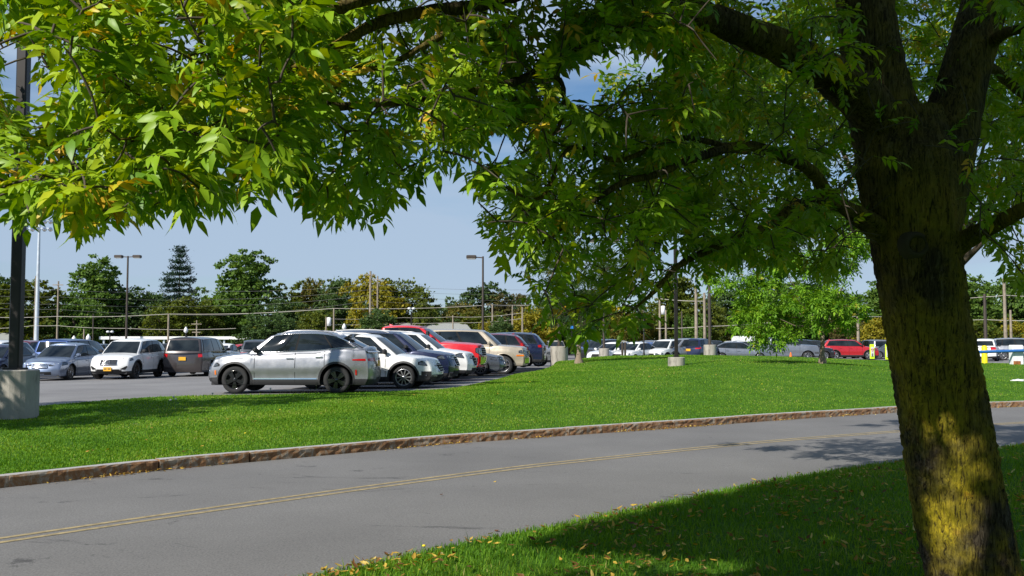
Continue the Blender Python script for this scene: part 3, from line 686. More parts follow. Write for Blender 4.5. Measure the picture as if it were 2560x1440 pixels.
# --- the row behind it, noses to the right
HD = -7
c = S_wagon()
def ex(c, root):
    mb = MB()
    for sd in (-1, 1): mb.grid([[c.side(x, z, sd, .012) for x in np.linspace(c.L / 2 - .45, c.L / 2 - .16, 4)] for z in (.36, .52)])
    mb.grid([[c.front(v, z, .012) for v in np.linspace(-.95, .95, 9)] for z in (.27, .42)]); mb.build('bumper_cladding', M_clad, root)
    for sd in (-1, 1): mb = MB(); mb.lathe([(.05, 0), (.001, .02)], c.side(c.L / 2 - .33, .44, sd, .02), 10, axis='y'); mb.build('fog_lamp', M_lamp, root)
t = make_car(c, 'wagon', 'white', 'ten', 2, rails='w', lamps=dict(z0=.66, z1=.80, v=.5, back=.52), grille=dict(z0=.50, z1=.78, v=.42), extra=ex, label='white wagon with black lower bumper, directly behind the silver crossover, nose to the right')
nose_at(t, c, 1106, 29.9, HD)
c = S_suv(4.8, 1.71); t = make_car(c, 'suv', 'navy', 'seven', 2, rails='w', chrome_dlo=True, lamps=dict(z0=.78, z1=.90, v=.45, back=.5), grille=dict(z0=.58, z1=.88, v=.4), label='dark navy SUV with pale roof rails between the white wagon and the white SUV')
nose_at(t, c, 1146, 32.7, HD, .03)
c = S_suv(4.65, 1.68); t = make_car(c, 'suv', 'white', 'seven', 2, rails='w', lamps=dict(z0=.74, z1=.92, v=.5, back=.55), grille=dict(z0=.5, z1=.86, v=.42), label='white SUV in front of the bright red pickup, nose to the right')
nose_at(t, c, 1190, 35.4, HD, .05)
c = S_truck()
def ex(c, root):
    mb = MB(); mb.grid([[c.front(v, z, .07) for v in np.linspace(-.98, .98, 9)] for z in (.52, .56, .68, .76, .8)]); mb.grid([[c.side(x, z, sd, .02) for x in (c.L / 2 - .35, c.L / 2 - .15)] for z in (.55, .78) for sd in (-1,)]); mb.build('bumper', M_chrome, root)
    for sd in (-1, 1):
        p = c.gside(.12, .25, sd, .1); mb = MB(); mb.box((p[0], p[1] + sd * .14, p[2] + .1), (.12, .2, .32), bev=.03); mb.build('towing_mirror', M_clad, root)
t = make_car(c, 'truck', 'red', 'seven', 2, pickup=True, name='pickup_truck', windows=[(.10, .55), (.60, .92)], lamps=dict(z0=.86, z1=1.12, v=.72, back=.2, rz0=.95, rz1=1.3, rv=.85, rback=.1), grille=dict(z0=.84, z1=1.14, v=.68), extra=ex, label='bright red pickup truck with a tall hood and chrome grille', cat='pickup truck')
nose_at(t, c, 1212, 38.2, HD, .04)
c = S_sedan(4.6, 1.42); t = make_car(c, 'sedan', 'grey', 'ten', 2, lamps=dict(z0=.60, z1=.71, v=.45, back=.5), grille=dict(z0=.45, z1=.60, v=.4), label='low dark grey sedan nose between the red pickup and the tan SUV')
nose_at(t, c, 1266, 40.9, HD, .04)
c = S_bigsuv()
def ex(c, root):
    mb = MB(); mb.grid([[c.front(v, z, .05) for v in np.linspace(-.98, .98, 9)] for z in (.48, .52, .66, .72)]); mb.build('bumper', M_chrome, root)
    for sd in (-1, 1): mb = MB(); mb.grid([[c.side(x, z, sd, .014) for x in np.linspace(c.L / 2 - .42, c.L / 2 - .1, 4)] for z in (.78, .84)]); mb.build('turn_signal', M_amber, root)
t = make_car(c, 'bigsuv', 'tan', 'seven', 2, windows=[(.09, .38), (.41, .66), (.69, .95)], lamps=dict(z0=.86, z1=1.02, v=.62, back=.3), grille=dict(z0=.78, z1=1.0, v=.58), extra=ex, label='large boxy tan SUV parked beyond the red pickup')
nose_at(t, c, 1321, 43.6, HD)
c = S_small(); t = make_car(c, 'small', 'burgundy', 'multi', 2, chrome_dlo=True, lamps=dict(rz0=.85, rz1=1.25, rv=.7, rback=.3), label='burgundy SUV with its tail to the right, behind the tan SUV'); nose_at(t, c, 1322, 46.6, 173, .12, tail=True)
c = S_suv(4.69, 1.69); t = make_car(c, 'suv', 'navy', 'multi', 2, chrome_dlo=True, lamps=dict(rz0=.95, rz1=1.12, rv=.55, rback=.3), label='dark blue SUV with its tail to the right, next beyond the burgundy SUV'); nose_at(t, c, 1364, 49.6, 173, .16, tail=True)
c = S_small(); t = make_car(c, 'small', 'lightgrey', 'multi', 1, label='silver SUV half hidden by the concrete lamp base right of the dark blue SUV'); nose_at(t, c, 1392, 52.6, HD, .12)
c = S_sedan(); t = make_car(c, 'sedan', 'burgundy', 'multi', 1, label='dark red sedan roof just above the silver SUV by the concrete lamp base'); nose_at(t, c, 1402, 58.5, HD, .3)
# --- left group, noses towards the camera
c = S_small()
def ex(c, root):
    p = c.front(.0, .43, .03); mb = MB(); mb.box((p[0], 0, p[2]), (.012, .32, .16)); pl = mb.build('number_plate', M_plate, root)
    mb = MB()
    for k in (-.11, -.075, -.04, .035, .07, .105): mb.box((p[0] + .008, k, p[2]), (.004, .02, .06))
    mb.build('plate_marks', M_pmark, pl)
    q = c.front(0, .70, .035); mb = MB(); mb.lathe([(.085, 0), (.095, .01), (.085, .02), (.075, .01), (.085, 0)], q, 20, axis='x')
    mb.tube([(q[0] + .02, -.08, q[2] + .02), (q[0] + .02, -.03, q[2] + .0), (q[0] + .02, 0, q[2] - .04), (q[0] + .02, .03, q[2]), (q[0] + .02, .08, q[2] + .02)], .01, 5); mb.build('emblem', M_chrome, root)
    for sd in (-1, 1):
        mb = MB(); mb.add([c.front(sd * v, z, .016) for v, z in ((.62, .42), (.9, .40), (.97, .52), (.93, .56))], [(0, 1, 2, 3)]); mb.build('fog_lamp_recess', M_dark, root)
t = make_car(c, 'small', 'white', 'multi', 2, rimdark=True, lamps=dict(z0=.74, z1=.86, v=.58, back=.5), grille=dict(z0=.60, z1=.80, v=.46, frame=M_chrome), extra=ex, label='white SUV facing the camera with an orange-yellow front plate')
place(t, -16.35, 42.9, -91)
c = S_sedan(4.74, 1.5); sil = make_car(c, 'sedan', 'bluesilver', 'ten', 2, lamps=dict(z0=.58, z1=.73, v=.5, back=.6), grille=dict(z0=.52, z1=.68, v=.42, mat=M_chrome), label='blue-silver sedan facing the camera beside the white SUV, right of the dark lamp pole')
place(sil, -18.75, 42.2, -91)
c = S_van(); t = make_car(c, 'van', 'brown', 'ten', 2, name='minivan', chrome_dlo=True, windows=[(.12, .36), (.38, .62), (.64, .93)], lamps=dict(rz0=.85, rz1=1.12, rv=.80, rback=.12), label='dark brown-grey minivan with its tail to the camera, right of the white SUV', cat='minivan')
place(t, -14.4, 46.2, 91)
c = S_sedan(); t = make_car(c, 'sedan', 'navy', 'ten', 1, label='dark navy sedan nose behind the big pole base at the left edge'); place(t, -21.45, 42.0, -91)
c = S_suv(); t = make_car(c, 'suv', 'white', 'ten', 1, label='white SUV at the far left edge behind the navy sedan'); place(t, -24.2, 48.2, 89)
c = S_van(); t = make_car(c, 'van', 'blue', 'ten', 1, name='minivan', label='dark blue minivan roof behind the blue-silver sedan', cat='minivan'); place(t, -21.3, 48.9, 89)
c = S_small(); t = make_car(c, 'small', 'white', 'ten', 1, label='white hatchback windscreen between the blue-silver sedan and the white SUV'); place(t, -18.5, 48.8, -90)
c = S_suv(4.75, 1.75); t = make_car(c, 'suv', 'white', 'ten', 1, label='white SUV roof one row behind, above the white hatchback'); place(t, -22.5, 58.5, -90)
c = S_suv(4.75, 1.78); t = make_car(c, 'suv', 'burgundy', 'ten', 1, label='maroon SUV roof peeping out right of the dark pole'); place(t, -28.6, 58.5, -90)
c = S_sedan(); t = make_car(c, 'sedan', 'white', 'ten', 1, lamps=dict(rz0=.8, rz1=.95), label='white sedan with its tail to the camera, between the minivan and the silver crossover'); place(t, -19.2, 67, 90, .05)
c = S_sedan(); t = make_car(c, 'sedan', 'brightred', 'ten', 0, label='small red sedan roof left of the silver crossover bonnet'); place(t, -19.3, 73, 45, .02)
c = S_suv(); t = make_car(c, 'suv', 'grey', 'ten', 1, label='dark grey SUV showing just above the silver crossover bonnet'); place(t, -15.2, 60, 100)
# --- right side
c = S_suv(4.69, 1.66)
t = make_car(c, 'suv', 'brightred', 'five', 2, windows=[(.07, .38), (.40, .68), (.70, .92)], lamps=dict(z0=.74, z1=.85, v=.5, back=.5), label='bright red SUV side on beside the sapling, nose to the right'); place(t, (2122 - 1280) / F * 84, 84, -8)
c = S_suv(4.6, 1.68); t = make_car(c, 'suv', 'lightgrey', 'multi', 1, lamps=dict(rz0=.95, rz1=1.1), label='silver SUV behind the slim black lamp pole, left of the navy SUV'); place(t, (1700 - 1280) / F * 70, 70, 215)
t = make_car(c, 'suv', 'navy', 'multi', 1, lamps=dict(rz0=.95, rz1=1.12, rv=.6), label='navy SUV with its tail to the camera left of the squat lamp base'); place(t, (1748 - 1280) / F * 71, 71, 60)
c = S_sedan(4.9, 1.46); t = make_car(c, 'sedan', 'slate', 'multi', 1, label='long slate grey sedan side on, right of the squat lamp base'); place(t, (1842 - 1280) / F * 74, 74, -6)
c = S_truck(); t = make_car(c, 'truck', 'slate', 'multi', 1, pickup=True, name='pickup_truck', windows=[(.10, .5), (.56, .92)], lamps=dict(rz0=.95, rz1=1.3, rv=.85, rback=.1), label='slate grey pickup truck side on behind the sapling leaves', cat='pickup truck'); place(t, (1950 - 1280) / F * 80, 80, -6, -.1)
c = S_small(); t = make_car(c, 'small', 'black', 'multi', 1, label='black SUV nose left of the sapling trunk, beside the bright red SUV'); place(t, (2014 - 1280) / F * 82, 82, -10)
c = S_sedan(); t = make_car(c, 'sedan', 'grey', 'multi', 1, label='charcoal sedan between the two yellow-green crossing signs'); place(t, (2230 - 1280) / F * 88, 88, 175)
c = S_small(); t = make_car(c, 'small', 'white', 'multi', 1, lamps=dict(rz0=.85, rz1=1.05), label='white hatchback behind the blue barrier arm, right of the big trunk'); place(t, (2462 - 1280) / F * 76, 76, 62)
c = S_sedan(4.8, 1.5); t = make_car(c, 'sedan', 'navy', 'multi', 1, label='navy sedan behind the yellow bollard'); place(t, (2505 - 1280) / F * 82, 82, -60)
c = S_suv(4.75, 1.75); t = make_car(c, 'suv', 'lightgrey', 'multi', 1, label='light grey SUV cut by the right edge of the photo'); place(t, (2548 - 1280) / F * 80, 80, -20)
# row of noses between the lamp bases
slots = [(1502, 72, 'black', 'suv', 'black SUV just right of the young tree trunk'), (1534, 68, 'white', 'sedan', 'white sedan nose right of the small concrete lamp base'), (1556, 70, 'lightgrey', 'sedan', 'silver sedan behind the two grey posts'), (1586, 68, 'white', 'sedan', 'white sedan left of the thin black post'),
         (1618, 70, 'blue', 'sedan', 'blue sedan behind the thin black post'), (1640, 71.5, 'bluesilver', 'sedan', 'pale blue sedan right of the thin black post'), (1664, 69.5, 'white', 'small', 'white crossover nose left of the slim black lamp pole')]
for px, d, col, k, lab in slots:
    c = dict(suv=S_suv, sedan=S_sedan, small=S_small)[k](); t = make_car(c, k, col, 'multi', 0, label=lab, group='cars parked in a row of noses'); place(t, (px - 1280) / F * d, d, 232, -.05)
# far rows of the lot: prototypes copied with their parts
protos = {}
for k, f, cat in (('sedan', S_sedan, 'car'), ('suv', S_suv, 'car'), ('small', S_small, 'car'), ('van', S_van, 'minivan')):
    protos[k] = None
cols = ['white', 'black', 'lightgrey', 'navy', 'grey', 'silver', 'brightred', 'white', 'blue', 'slate', 'burgundy', 'tan', 'green', 'white', 'black']
names = dict(white='white', black='black', lightgrey='light grey', navy='navy', grey='charcoal', silver='silver', brightred='red', blue='blue', slate='slate grey', burgundy='dark red', tan='tan', green='dark green')
kn = dict(sedan='sedan', suv='SUV', small='hatchback', van='minivan')
def recolour(root, col):
    for ch in root.children:
        if ch.type != 'MESH': continue
        for i, sl_ in enumerate(ch.material_slots):
            if sl_.material and sl_.material.name.startswith('paint_') and not (ch.name.startswith('body') and i == 2):
                sl_.link = 'OBJECT'; sl_.material = PAINT[col]
rr = random.Random(5); ordn = ['leftmost', 'second', 'third', 'fourth', 'fifth', 'sixth', 'seventh', 'eighth', 'ninth', 'tenth', 'eleventh', 'twelfth', 'thirteenth', 'fourteenth', 'fifteenth', 'sixteenth', 'seventeenth', 'eighteenth', 'nineteenth', 'twentieth', 'twenty-first', 'twenty-second']
rows_ = [('the far left row', -34.5, -14, 84, 3.0, 90), ('the far right row', 8, 54, 101, 2.85, 270), ('the back right row', 4, 34, 92, 2.9, 90)]
for rn, x0, x1, d, sp, hd in rows_:
    x = x0; i = 0
    while x < x1:
        px = 1280 + x / d * F
        if not (px > 2210 and px < 2400) and i < 22:
            k = rr.choice(['sedan', 'suv', 'small', 'suv', 'van']); col = rr.choice(cols)
            if protos[k] is None:
                t = make_car(dict(sedan=S_sedan, suv=S_suv, small=S_small, van=S_van)[k](), k, col, 'multi', 0, name='minivan' if k == 'van' else 'parked_car', cat='minivan' if k == 'van' else 'car'); protos[k] = t
            else: t = copy_tree(protos[k])
            recolour(t, col); t['label'] = f'{names[col]} {kn[k]}, {ordn[i]} from left in {rn}'; t['group'] = 'cars in ' + rn
            place(t, x, d + rr.uniform(-.3, .3), hd + rr.uniform(-3, 3) + (180 if rr.random() < .3 else 0), -.05)
            i += 1
        x += sp * (1 if rr.random() < .85 else 2)
# ------------------------------------------------------------------ leaves
def leaflets(B, D, Nn, L, W, rnd, fold=.25, curl=.18):
    """B base, D direction, Nn normal (n x 3); L length, W width -> verts, quads/tris arrays; 8 verts and 6 faces each"""
    D = D / np.linalg.norm(D, axis=1)[:, None]; S = np.cross(D, Nn); S /= np.maximum(np.linalg.norm(S, axis=1), 1e-6)[:, None]; U = np.cross(S, D)
    L = L[:, None]; W = W[:, None] / 2
    def p(l, w, z): return B + D * L * l + S * W * w + U * L * z
    V = np.stack([p(0, 0, 0), p(.36, 0, -.0), p(.70, 0, -curl * .35), p(1, 0, -curl), p(.33, 1, fold * .16), p(.68, .66, fold * .10 - curl * .35), p(.33, -1, fold * .16), p(.68, -.66, fold * .10 - curl * .35)], 1)
    n = len(B); i = np.arange(n)[:, None] * 8
    Q = np.concatenate([i + np.array([[1, 4, 5, 2]]), i + np.array([[1, 2, 7, 6]])])
    T = np.concatenate([i + np.array([[0, 4, 1]]), i + np.array([[2, 5, 3]]), i + np.array([[0, 1, 6]]), i + np.array([[2, 3, 7]])])
    return V.reshape(-1, 3), Q, T, np.repeat(rnd, 8)
def build_qt(name, V, Q, T, rnd, mat, parent=None, smooth=False, loc=None):
    tot = np.concatenate([np.full(len(Q), 4), np.full(len(T), 3)]).astype(np.int32); loops = np.concatenate([Q.ravel(), T.ravel()]).astype(np.int32)
    me = bpy.data.meshes.new(name); me.vertices.add(len(V)); me.vertices.foreach_set('co', V.astype(np.float32).ravel())
    me.loops.add(len(loops)); me.loops.foreach_set('vertex_index', loops)
    me.polygons.add(len(tot)); me.polygons.foreach_set('loop_start', np.concatenate([[0], np.cumsum(tot)[:-1]]).astype(np.int32)); me.polygons.foreach_set('loop_total', tot)
    if smooth: me.polygons.foreach_set('use_smooth', np.ones(len(tot), bool))
    me.update(calc_edges=True); setattr_f(me, 'rnd', rnd); return link(name, me, mat, parent, loc)
def unit(v): return v / np.maximum(np.linalg.norm(v, axis=-1), 1e-9)[..., None]
def compound(C, R_, size, rnd, npair=3):
    """ash leaves: base C, rachis direction R_ (n x 3), overall size; returns leaflet arrays and rachis triangles"""
    n = len(C); R_ = unit(R_); up = unit(np.column_stack([rng.normal(0, .35, n), rng.normal(0, .35, n), np.ones(n)]))
    S = unit(np.cross(R_, up)); U = np.cross(S, R_)
    Bs, Ds, Ns, Ls, Ws, Rs = [], [], [], [], [], []
    rl = size * 1.0; ll = size * .62
    droop = rng.uniform(.1, .5, n)[:, None]
    for k in range(npair * 2 + 1):
        if k == npair * 2: t = 1.0; ang = 0; sd = 0
        else: t = .34 + .60 * (k // 2) / (npair - .3); sd = 1 if k % 2 else -1; ang = rng.uniform(.75, 1.15, n)
        base = C + R_ * (rl * t)[:, None] - U * (droop * (rl * t * t)[:, None] * .5)
        ca = np.cos(ang) if sd else np.ones(n); sa = np.sin(ang) if sd else np.zeros(n)
        D = R_ * ca[:, None] + S * (sd * sa)[:, None] - U * (droop * .6 + rng.uniform(-.15, .35, (n, 1)))
        Bs.append(base); Ds.append(D); Ns.append(unit(U + rng.normal(0, .28, (n, 3)))); l_ = ll * (.75 + .3 * min(1, t)) * rng.uniform(.85, 1.15, n); Ls.append(l_); Ws.append(l_ * rng.uniform(.30, .42, n)); Rs.append(np.clip(rnd + rng.normal(0, .05, n), 0, 1))
    V, Q, T, r_ = leaflets(np.concatenate(Bs), np.concatenate(Ds), np.concatenate(Ns), np.concatenate(Ls), np.concatenate(Ws), np.concatenate(Rs))
    # rachis: slim two-sided sliver
    wv = S * .0022
    RV = np.stack([C - wv, C + wv, C + R_ * rl[:, None] - U * droop * (rl[:, None] * .5)], 1).reshape(-1, 3); b0 = len(V)
    T = np.concatenate([T, b0 + np.arange(n * 3).reshape(n, 3)]); V = np.concatenate([V, RV]); r_ = np.concatenate([r_, np.repeat(np.full(n, .55), 3)])
    return V, Q, T, r_
# ------------------------------------------------------------------ the big ash
def pip(px, py, poly):
    px = np.asarray(px); py = np.asarray(py); ins = np.zeros(px.shape, bool); x, y = np.array(poly).T; n = len(x); j = n - 1
    for i in range(n):
        c_ = ((y[i] > py) != (y[j] > py)) & (px < (x[j] - x[i]) * (py - y[i]) / (y[j] - y[i] + 1e-12) + x[i]); ins ^= c_; j = i
    return ins
HULL = [(-900, -1600), (3500, -1600), (3500, 900), (2560, 770), (2480, 700), (2420, 640), (2400, 600), (2330, 560), (2190, 640), (2080, 710), (1960, 690), (1840, 670), (1770, 710), (1700, 765), (1640, 800), (1600, 860), (1540, 850), (1480, 900), (1420, 880), (1350, 830), (1300, 760), (1240, 720), (1235, 620), (1180, 560), (1200, 520), (1160, 455), (1190, 400), (1230, 360), (1150, 385), (1120, 455), (1070, 480), (1000, 480), (980, 560), (900, 570), (830, 575), (750, 540), (720, 480), (660, 520), (600, 545), (500, 560), (420, 520), (330, 580), (200, 600), (100, 540), (50, 600), (0, 580), (-200, 560), (-900, 500)]
HOLES = [[(1390, 215), (1450, 150), (1560, 125), (1660, 145), (1640, 180), (1570, 200), (1500, 240), (1410, 245)], [(0, 95), (60, 100), (120, 200), (60, 260), (0, 230)], [(1350, -10), (1400, -10), (1390, 50), (1355, 70)], [(1290, -10), (1330, -10), (1320, 20)],
         [(1190, 330), (1300, 330), (1290, 400), (1200, 400)], [(25, 385), (60, 340), (70, 430), (40, 480)], [(1650, 600), (1690, 590), (1700, 640), (1665, 650)], [(1660, 690), (1740, 670), (1730, 720), (1670, 740)]]
def mask_ok(P, m=0):
    px, py, dp = proj(P); onf = (dp > .6) & (px > -40) & (px < 2600) & (py > -40) & (py < 1480)
    ok = pip(px, py + m, HULL)
    for h in HOLES: ok &= ~pip(px, py, h)
    return np.where(onf, ok, py < 700)
m, nt, b = new_mat('ash_bark')
nf = noise(nt, 48, 5, .62, stretch=(1, 1, .13), dist=1.3); nl = noise(nt, 2.2, 5, .6); nf2 = noise(nt, 60, 4, .6, stretch=(1, 1, .4)); nh = noise(nt, 5, 6, .7)
rb = ramp(nt, [(.34, (.014, .011, .008)), (.48, (.045, .036, .024)), (.58, (.075, .062, .042)), (.74, (.13, .12, .10))], nf.outputs[0])
mrl = N(nt, 'ShaderNodeMapRange'); nt.links.new(nl.outputs[0], mrl.inputs[0]); mrl.inputs[1].default_value = .38; mrl.inputs[2].default_value = .58
crev = ramp(nt, [(.36, (.1, .1, .1)), (.52, (1, 1, 1))], nf.outputs[0]); mm_ = N(nt, 'ShaderNodeMath', operation='MULTIPLY'); nt.links.new(mrl.outputs[0], mm_.inputs[0]); nt.links.new(crev.outputs[0], mm_.inputs[1])
tcb = nt.nodes.new('ShaderNodeTexCoord'); sz = N(nt, 'ShaderNodeSeparateXYZ'); nt.links.new(tcb.outputs['Object'], sz.inputs[0]); mz = N(nt, 'ShaderNodeMapRange'); nt.links.new(sz.outputs[2], mz.inputs[0]); mz.inputs[1].default_value = 3.4; mz.inputs[2].default_value = .6; mz.inputs[3].default_value = .25; mz.inputs[4].default_value = .95
m3_ = N(nt, 'ShaderNodeMath', operation='MULTIPLY'); nt.links.new(mm_.outputs[0], m3_.inputs[0]); nt.links.new(mz.outputs[0], m3_.inputs[1])
lc = ramp(nt, [(.4, (.26, .22, .014)), (.6, (.46, .35, .02)), (.72, (.42, .22, .015))], nh.outputs[0])
mxb = N(nt, 'ShaderNodeMix', data_type='RGBA'); nt.links.new(m3_.outputs[0], mxb.inputs[0]); nt.links.new(rb.outputs[0], mxb.inputs[6]); nt.links.new(lc.outputs[0], mxb.inputs[7]); nt.links.new(mxb.outputs[2], b.inputs['Base Color'])
b.inputs['Roughness'].default_value = .95; b.inputs['Specular IOR Level'].default_value = .1
bp1 = N(nt, 'ShaderNodeBump'); bp1.inputs['Strength'].default_value = 1; bp1.inputs['Distance'].default_value = .03; nt.links.new(crev.outputs[0], bp1.inputs['Height']) if False else nt.links.new(nf.outputs[0], bp1.inputs['Height'])
bp2 = N(nt, 'ShaderNodeBump'); bp2.inputs['Strength'].default_value = .5; bp2.inputs['Distance'].default_value = .01; nt.links.new(nf2.outputs[0], bp2.inputs['Height']); nt.links.new(bp1.outputs[0], bp2.inputs['Normal']); nt.links.new(bp2.outputs[0], b.inputs['Normal']); M_bark = m
M_twig = simple('twig_bark', (.07, .055, .04), .9, vs=8)
def rough_tube(mb, pts, rads, n=40, amp=.02, sub=10, seed=0, m=0):
    """a limb with fissured bark modelled into its outline"""
    P = spl([tuple(p) for p in pts], sub); k = len(P); q = np.linspace(0, len(rads) - 1, k); rr_ = np.interp(q, range(len(rads)), rads); r2 = np.random.default_rng(seed)
    ph = r2.uniform(0, 6.28, 12); fr = r2.integers(6, 17, 12); V = []; s = 0; upv = Vector((0, 1, 0))
    for i, p in enumerate(P):
        t = (P[min(i + 1, k - 1)] - P[max(i - 1, 0)]).normalized(); a = (upv - t * upv.dot(t)).normalized(); b_ = t.cross(a); s += (P[i] - P[i - 1]).length if i else 0
        for j in range(n):
            w_ = 2 * math.pi * j / n; ridge = sum(math.sin(fr[c_] * w_ + ph[c_] + 1.7 * math.sin(s * 2.3 + ph[c_])) for c_ in range(12)) / 5
            lump = .05 * math.sin(2 * w_ + s * 1.9 + seed) + .04 * math.sin(3 * w_ - s * 2.7)
            r_ = rr_[i] * (1 + lump) + amp * ridge * min(1, rr_[i] / .15) * .5 + amp * .35 * r2.normal()
            V.append(p + (a * math.cos(w_) + b_ * math.sin(w_)) * r_)
    mb.add(V, [(i * n + j, i * n + (j + 1) % n, (i + 1) * n + (j + 1) % n, (i + 1) * n + j) for i in range(k - 1) for j in range(n)], m, True)
    return P
TB = at(2470, 1440, 7.0); TB.z = -.42
base = Vector((TB.x + .1, 7.0, verge_at((TB.x, 7.0)) - .05))
trunk_pts = [at(2500, 1640, 7.0), at(2440, 1440, 7.0), at(2388, 1200, 7.0), at(2350, 1000, 7.0), at(2316, 800, 7.0), at(2292, 600, 7.02), at(2268, 420, 7.05), at(2252, 280, 7.05)]
trunk_pts[0].z = min(trunk_pts[0].z, base.z); ash = empty('ash_tree', (trunk_pts[0].x, 7.0, base.z), label='large ash tree with mossy leaning trunk at right, its canopy overhanging the view', cat='tree')
off = -Vector(ash.location)
class MBo(MB):
    def mesh(s, name): s.v = [(x + off.x, y + off.y, z + off.z) for x, y, z in s.v]; return MB.mesh(s, name)
mb = MBo(); px2m = lambda w_, d: w_ / F * d / 2
rough_tube(mb, trunk_pts, [px2m(270, 7), px2m(216, 7), px2m(204, 7), px2m(203, 7), px2m(204, 7), px2m(222, 7), px2m(250, 7), px2m(190, 7)], 96, .015, 24, 3)
tr = mb.build('trunk', M_bark, ash)
mb = MBo()  # stems above the fork and the heavy limb
limbs = []
def limb(pts, ws, seed, n=32, amp=.014, part=None):
    P = [at(*p) if len(p) == 3 and not isinstance(p, Vector) else p for p in pts]; mbx = MBo(); c_ = rough_tube(mbx, P, [px2m(w_, p[2] if not isinstance(p, Vector) else 7) for w_, p in zip(ws, pts)], n, amp, 9, seed); mbx.build('limb', M_bark, ash); limbs.append([p.copy() for p in c_])
limb([(2262, 470, 7.05), (2215, 300, 7.05), (2185, 160, 7.05), (2160, 0, 7.1), (2120, -300, 7.3), (2060, -700, 7.6), (2020, -1200, 8)], [190, 170, 148, 138, 110, 80, 40], 5)
limb([(2300, 560, 7.1), (2350, 400, 7.15), (2400, 230, 7.2), (2462, 0, 7.3), (2560, -350, 7.6), (2640, -800, 8), (2700, -1300, 8.6)], [190, 165, 125, 112, 90, 70, 40], 6)
limb([(2230, 330, 7.0), (2130, 222, 6.8), (2000, 140, 6.5), (1850, 75, 6.2), (1720, 32, 5.9), (1600, 55, 5.6), (1490, 88, 5.3), (1390, 130, 5.0), (1325, 190, 4.8)], [130, 115, 92, 78, 66, 54, 44, 34, 16], 7)
limb([(1760, 40, 6.0), (1680, -30, 5.8), (1560, -90, 5.4), (1380, -100, 5.0), (1150, -60, 4.5), (910, 0, 4.0), (795, 40, 3.8), (740, 66, 3.7), (650, 104, 3.6), (560, 150, 3.5)], [60, 56, 50, 44, 38, 30, 26, 24, 18, 8], 8, 20, .008)
limb([(1500, -98, 5.2), (1250, 0, 4.6), (1060, 30, 4.3), (940, 60, 4.1), (840, 116, 3.9), (765, 160, 3.8), (690, 180, 3.7), (600, 178, 3.5), (480, 150, 3.3)], [36, 32, 30, 28, 24, 20, 18, 12, 6], 9, 18, .006)
limb([(1325, 190, 4.8), (1250, 215, 4.5), (1100, 240, 4.2), (900, 262, 3.9), (715, 277, 3.6), (640, 322, 3.5), (560, 355, 3.4), (440, 330, 3.2), (300, 350, 3.0)], [22, 22, 21, 20, 22, 20, 14, 9, 5], 10, 14, .004)
limb([(1190, 20, 4.5), (1097, 92, 4.3), (1040, 125, 4.2), (980, 160, 4.1), (922, 172, 4.0), (857, 160, 3.9), (820, 145, 3.9)], [16, 18, 16, 14, 12, 9, 5], 11, 10, .003)
limb([(2240, 600, 7.0), (2172, 545, 6.8), (2100, 515, 6.6), (2000, 508, 6.4), (1925, 562, 6.1), (1800, 615, 5.8), (1700, 662, 5.5), (1630, 735, 5.3), (1560, 790, 5.1)], [42, 36, 30, 24, 22, 18, 14, 10, 4], 12, 14, .005)
limb([(2250, 640, 7.0), (2140, 540, 6.9), (2075, 488, 6.7), (2025, 425, 6.5), (1950, 388, 6.2), (1862, 365, 6.0), (1750, 392, 5.7), (1637, 437, 5.4), (1562, 455, 5.2), (1475, 510, 5.0), (1420, 560, 4.9), (1325, 632, 4.7)], [46, 40, 36, 32, 28, 26, 22, 18, 16, 12, 9, 4], 13, 14, .005)
limb([(1850, 375, 6.0), (1700, 345, 5.6), (1550, 400, 5.2), (1425, 370, 5.0), (1350, 495, 4.8), (1225, 450, 4.5)], [16, 15, 13, 10, 8, 4], 14, 10, .003)
limb([(1325, 190, 4.8), (1400, 200, 4.8), (1407, 280, 4.8), (1380, 340, 4.7), (1300, 385, 4.6)], [14, 12, 11, 8, 4], 15, 10, .003)
limb([(2350, 640, 7.0), (2430, 590, 6.8), (2500, 555, 6.5), (2570, 520, 6.2), (2700, 470, 5.8), (2850, 380, 5.4)], [60, 48, 40, 34, 28, 14], 16, 16, .006)
limb([(2440, 150, 7.3), (2500, 90, 7.0), (2570, 60, 6.7), (2750, -60, 6.2)], [36, 30, 26, 16], 17, 14, .005)
limb([(2420, 260, 7.2), (2470, 170, 7.6), (2520, 205, 8.0), (2600, 250, 8.4), (2750, 220, 9)], [30, 26, 24, 22, 10], 18, 14, .005)
# limbs above and behind the photographer that carry the shading crown
limb([(2120, -300, 7.3), Vector((1.6, 6.0, 4.9)), Vector((-.3, 4.6, 5.4)), Vector((-2.2, 3.2, 5.8)), Vector((-3.6, 2.2, 5.8))], [80, 70, 55, 36, 12], 19, 14, .005)
limb([(2160, -50, 7.1), Vector((1.6, 5.2, 4.2)), Vector((.4, 3.4, 4.4)), Vector((-1.2, 1.8, 4.5)), Vector((-2.6, .8, 4.4))], [70, 60, 48, 30, 12], 20, 14, .005)
limb([(2060, -700, 7.6), Vector((2.2, 9, 6.6)), Vector((.8, 10, 7.2)), Vector((-.4, 10.6, 7.4))], [60, 50, 36, 12], 21, 14, .005)
limb([(2640, -800, 8), Vector((5.4, 8.4, 6.2)), Vector((7.2, 9.5, 7))], [60, 44, 14], 22, 14, .005)
limb([(2560, -350, 7.6), Vector((4.9, 6.0, 4.8)), Vector((6.4, 4.2, 5.2))], [60, 40, 12], 23, 12, .005)
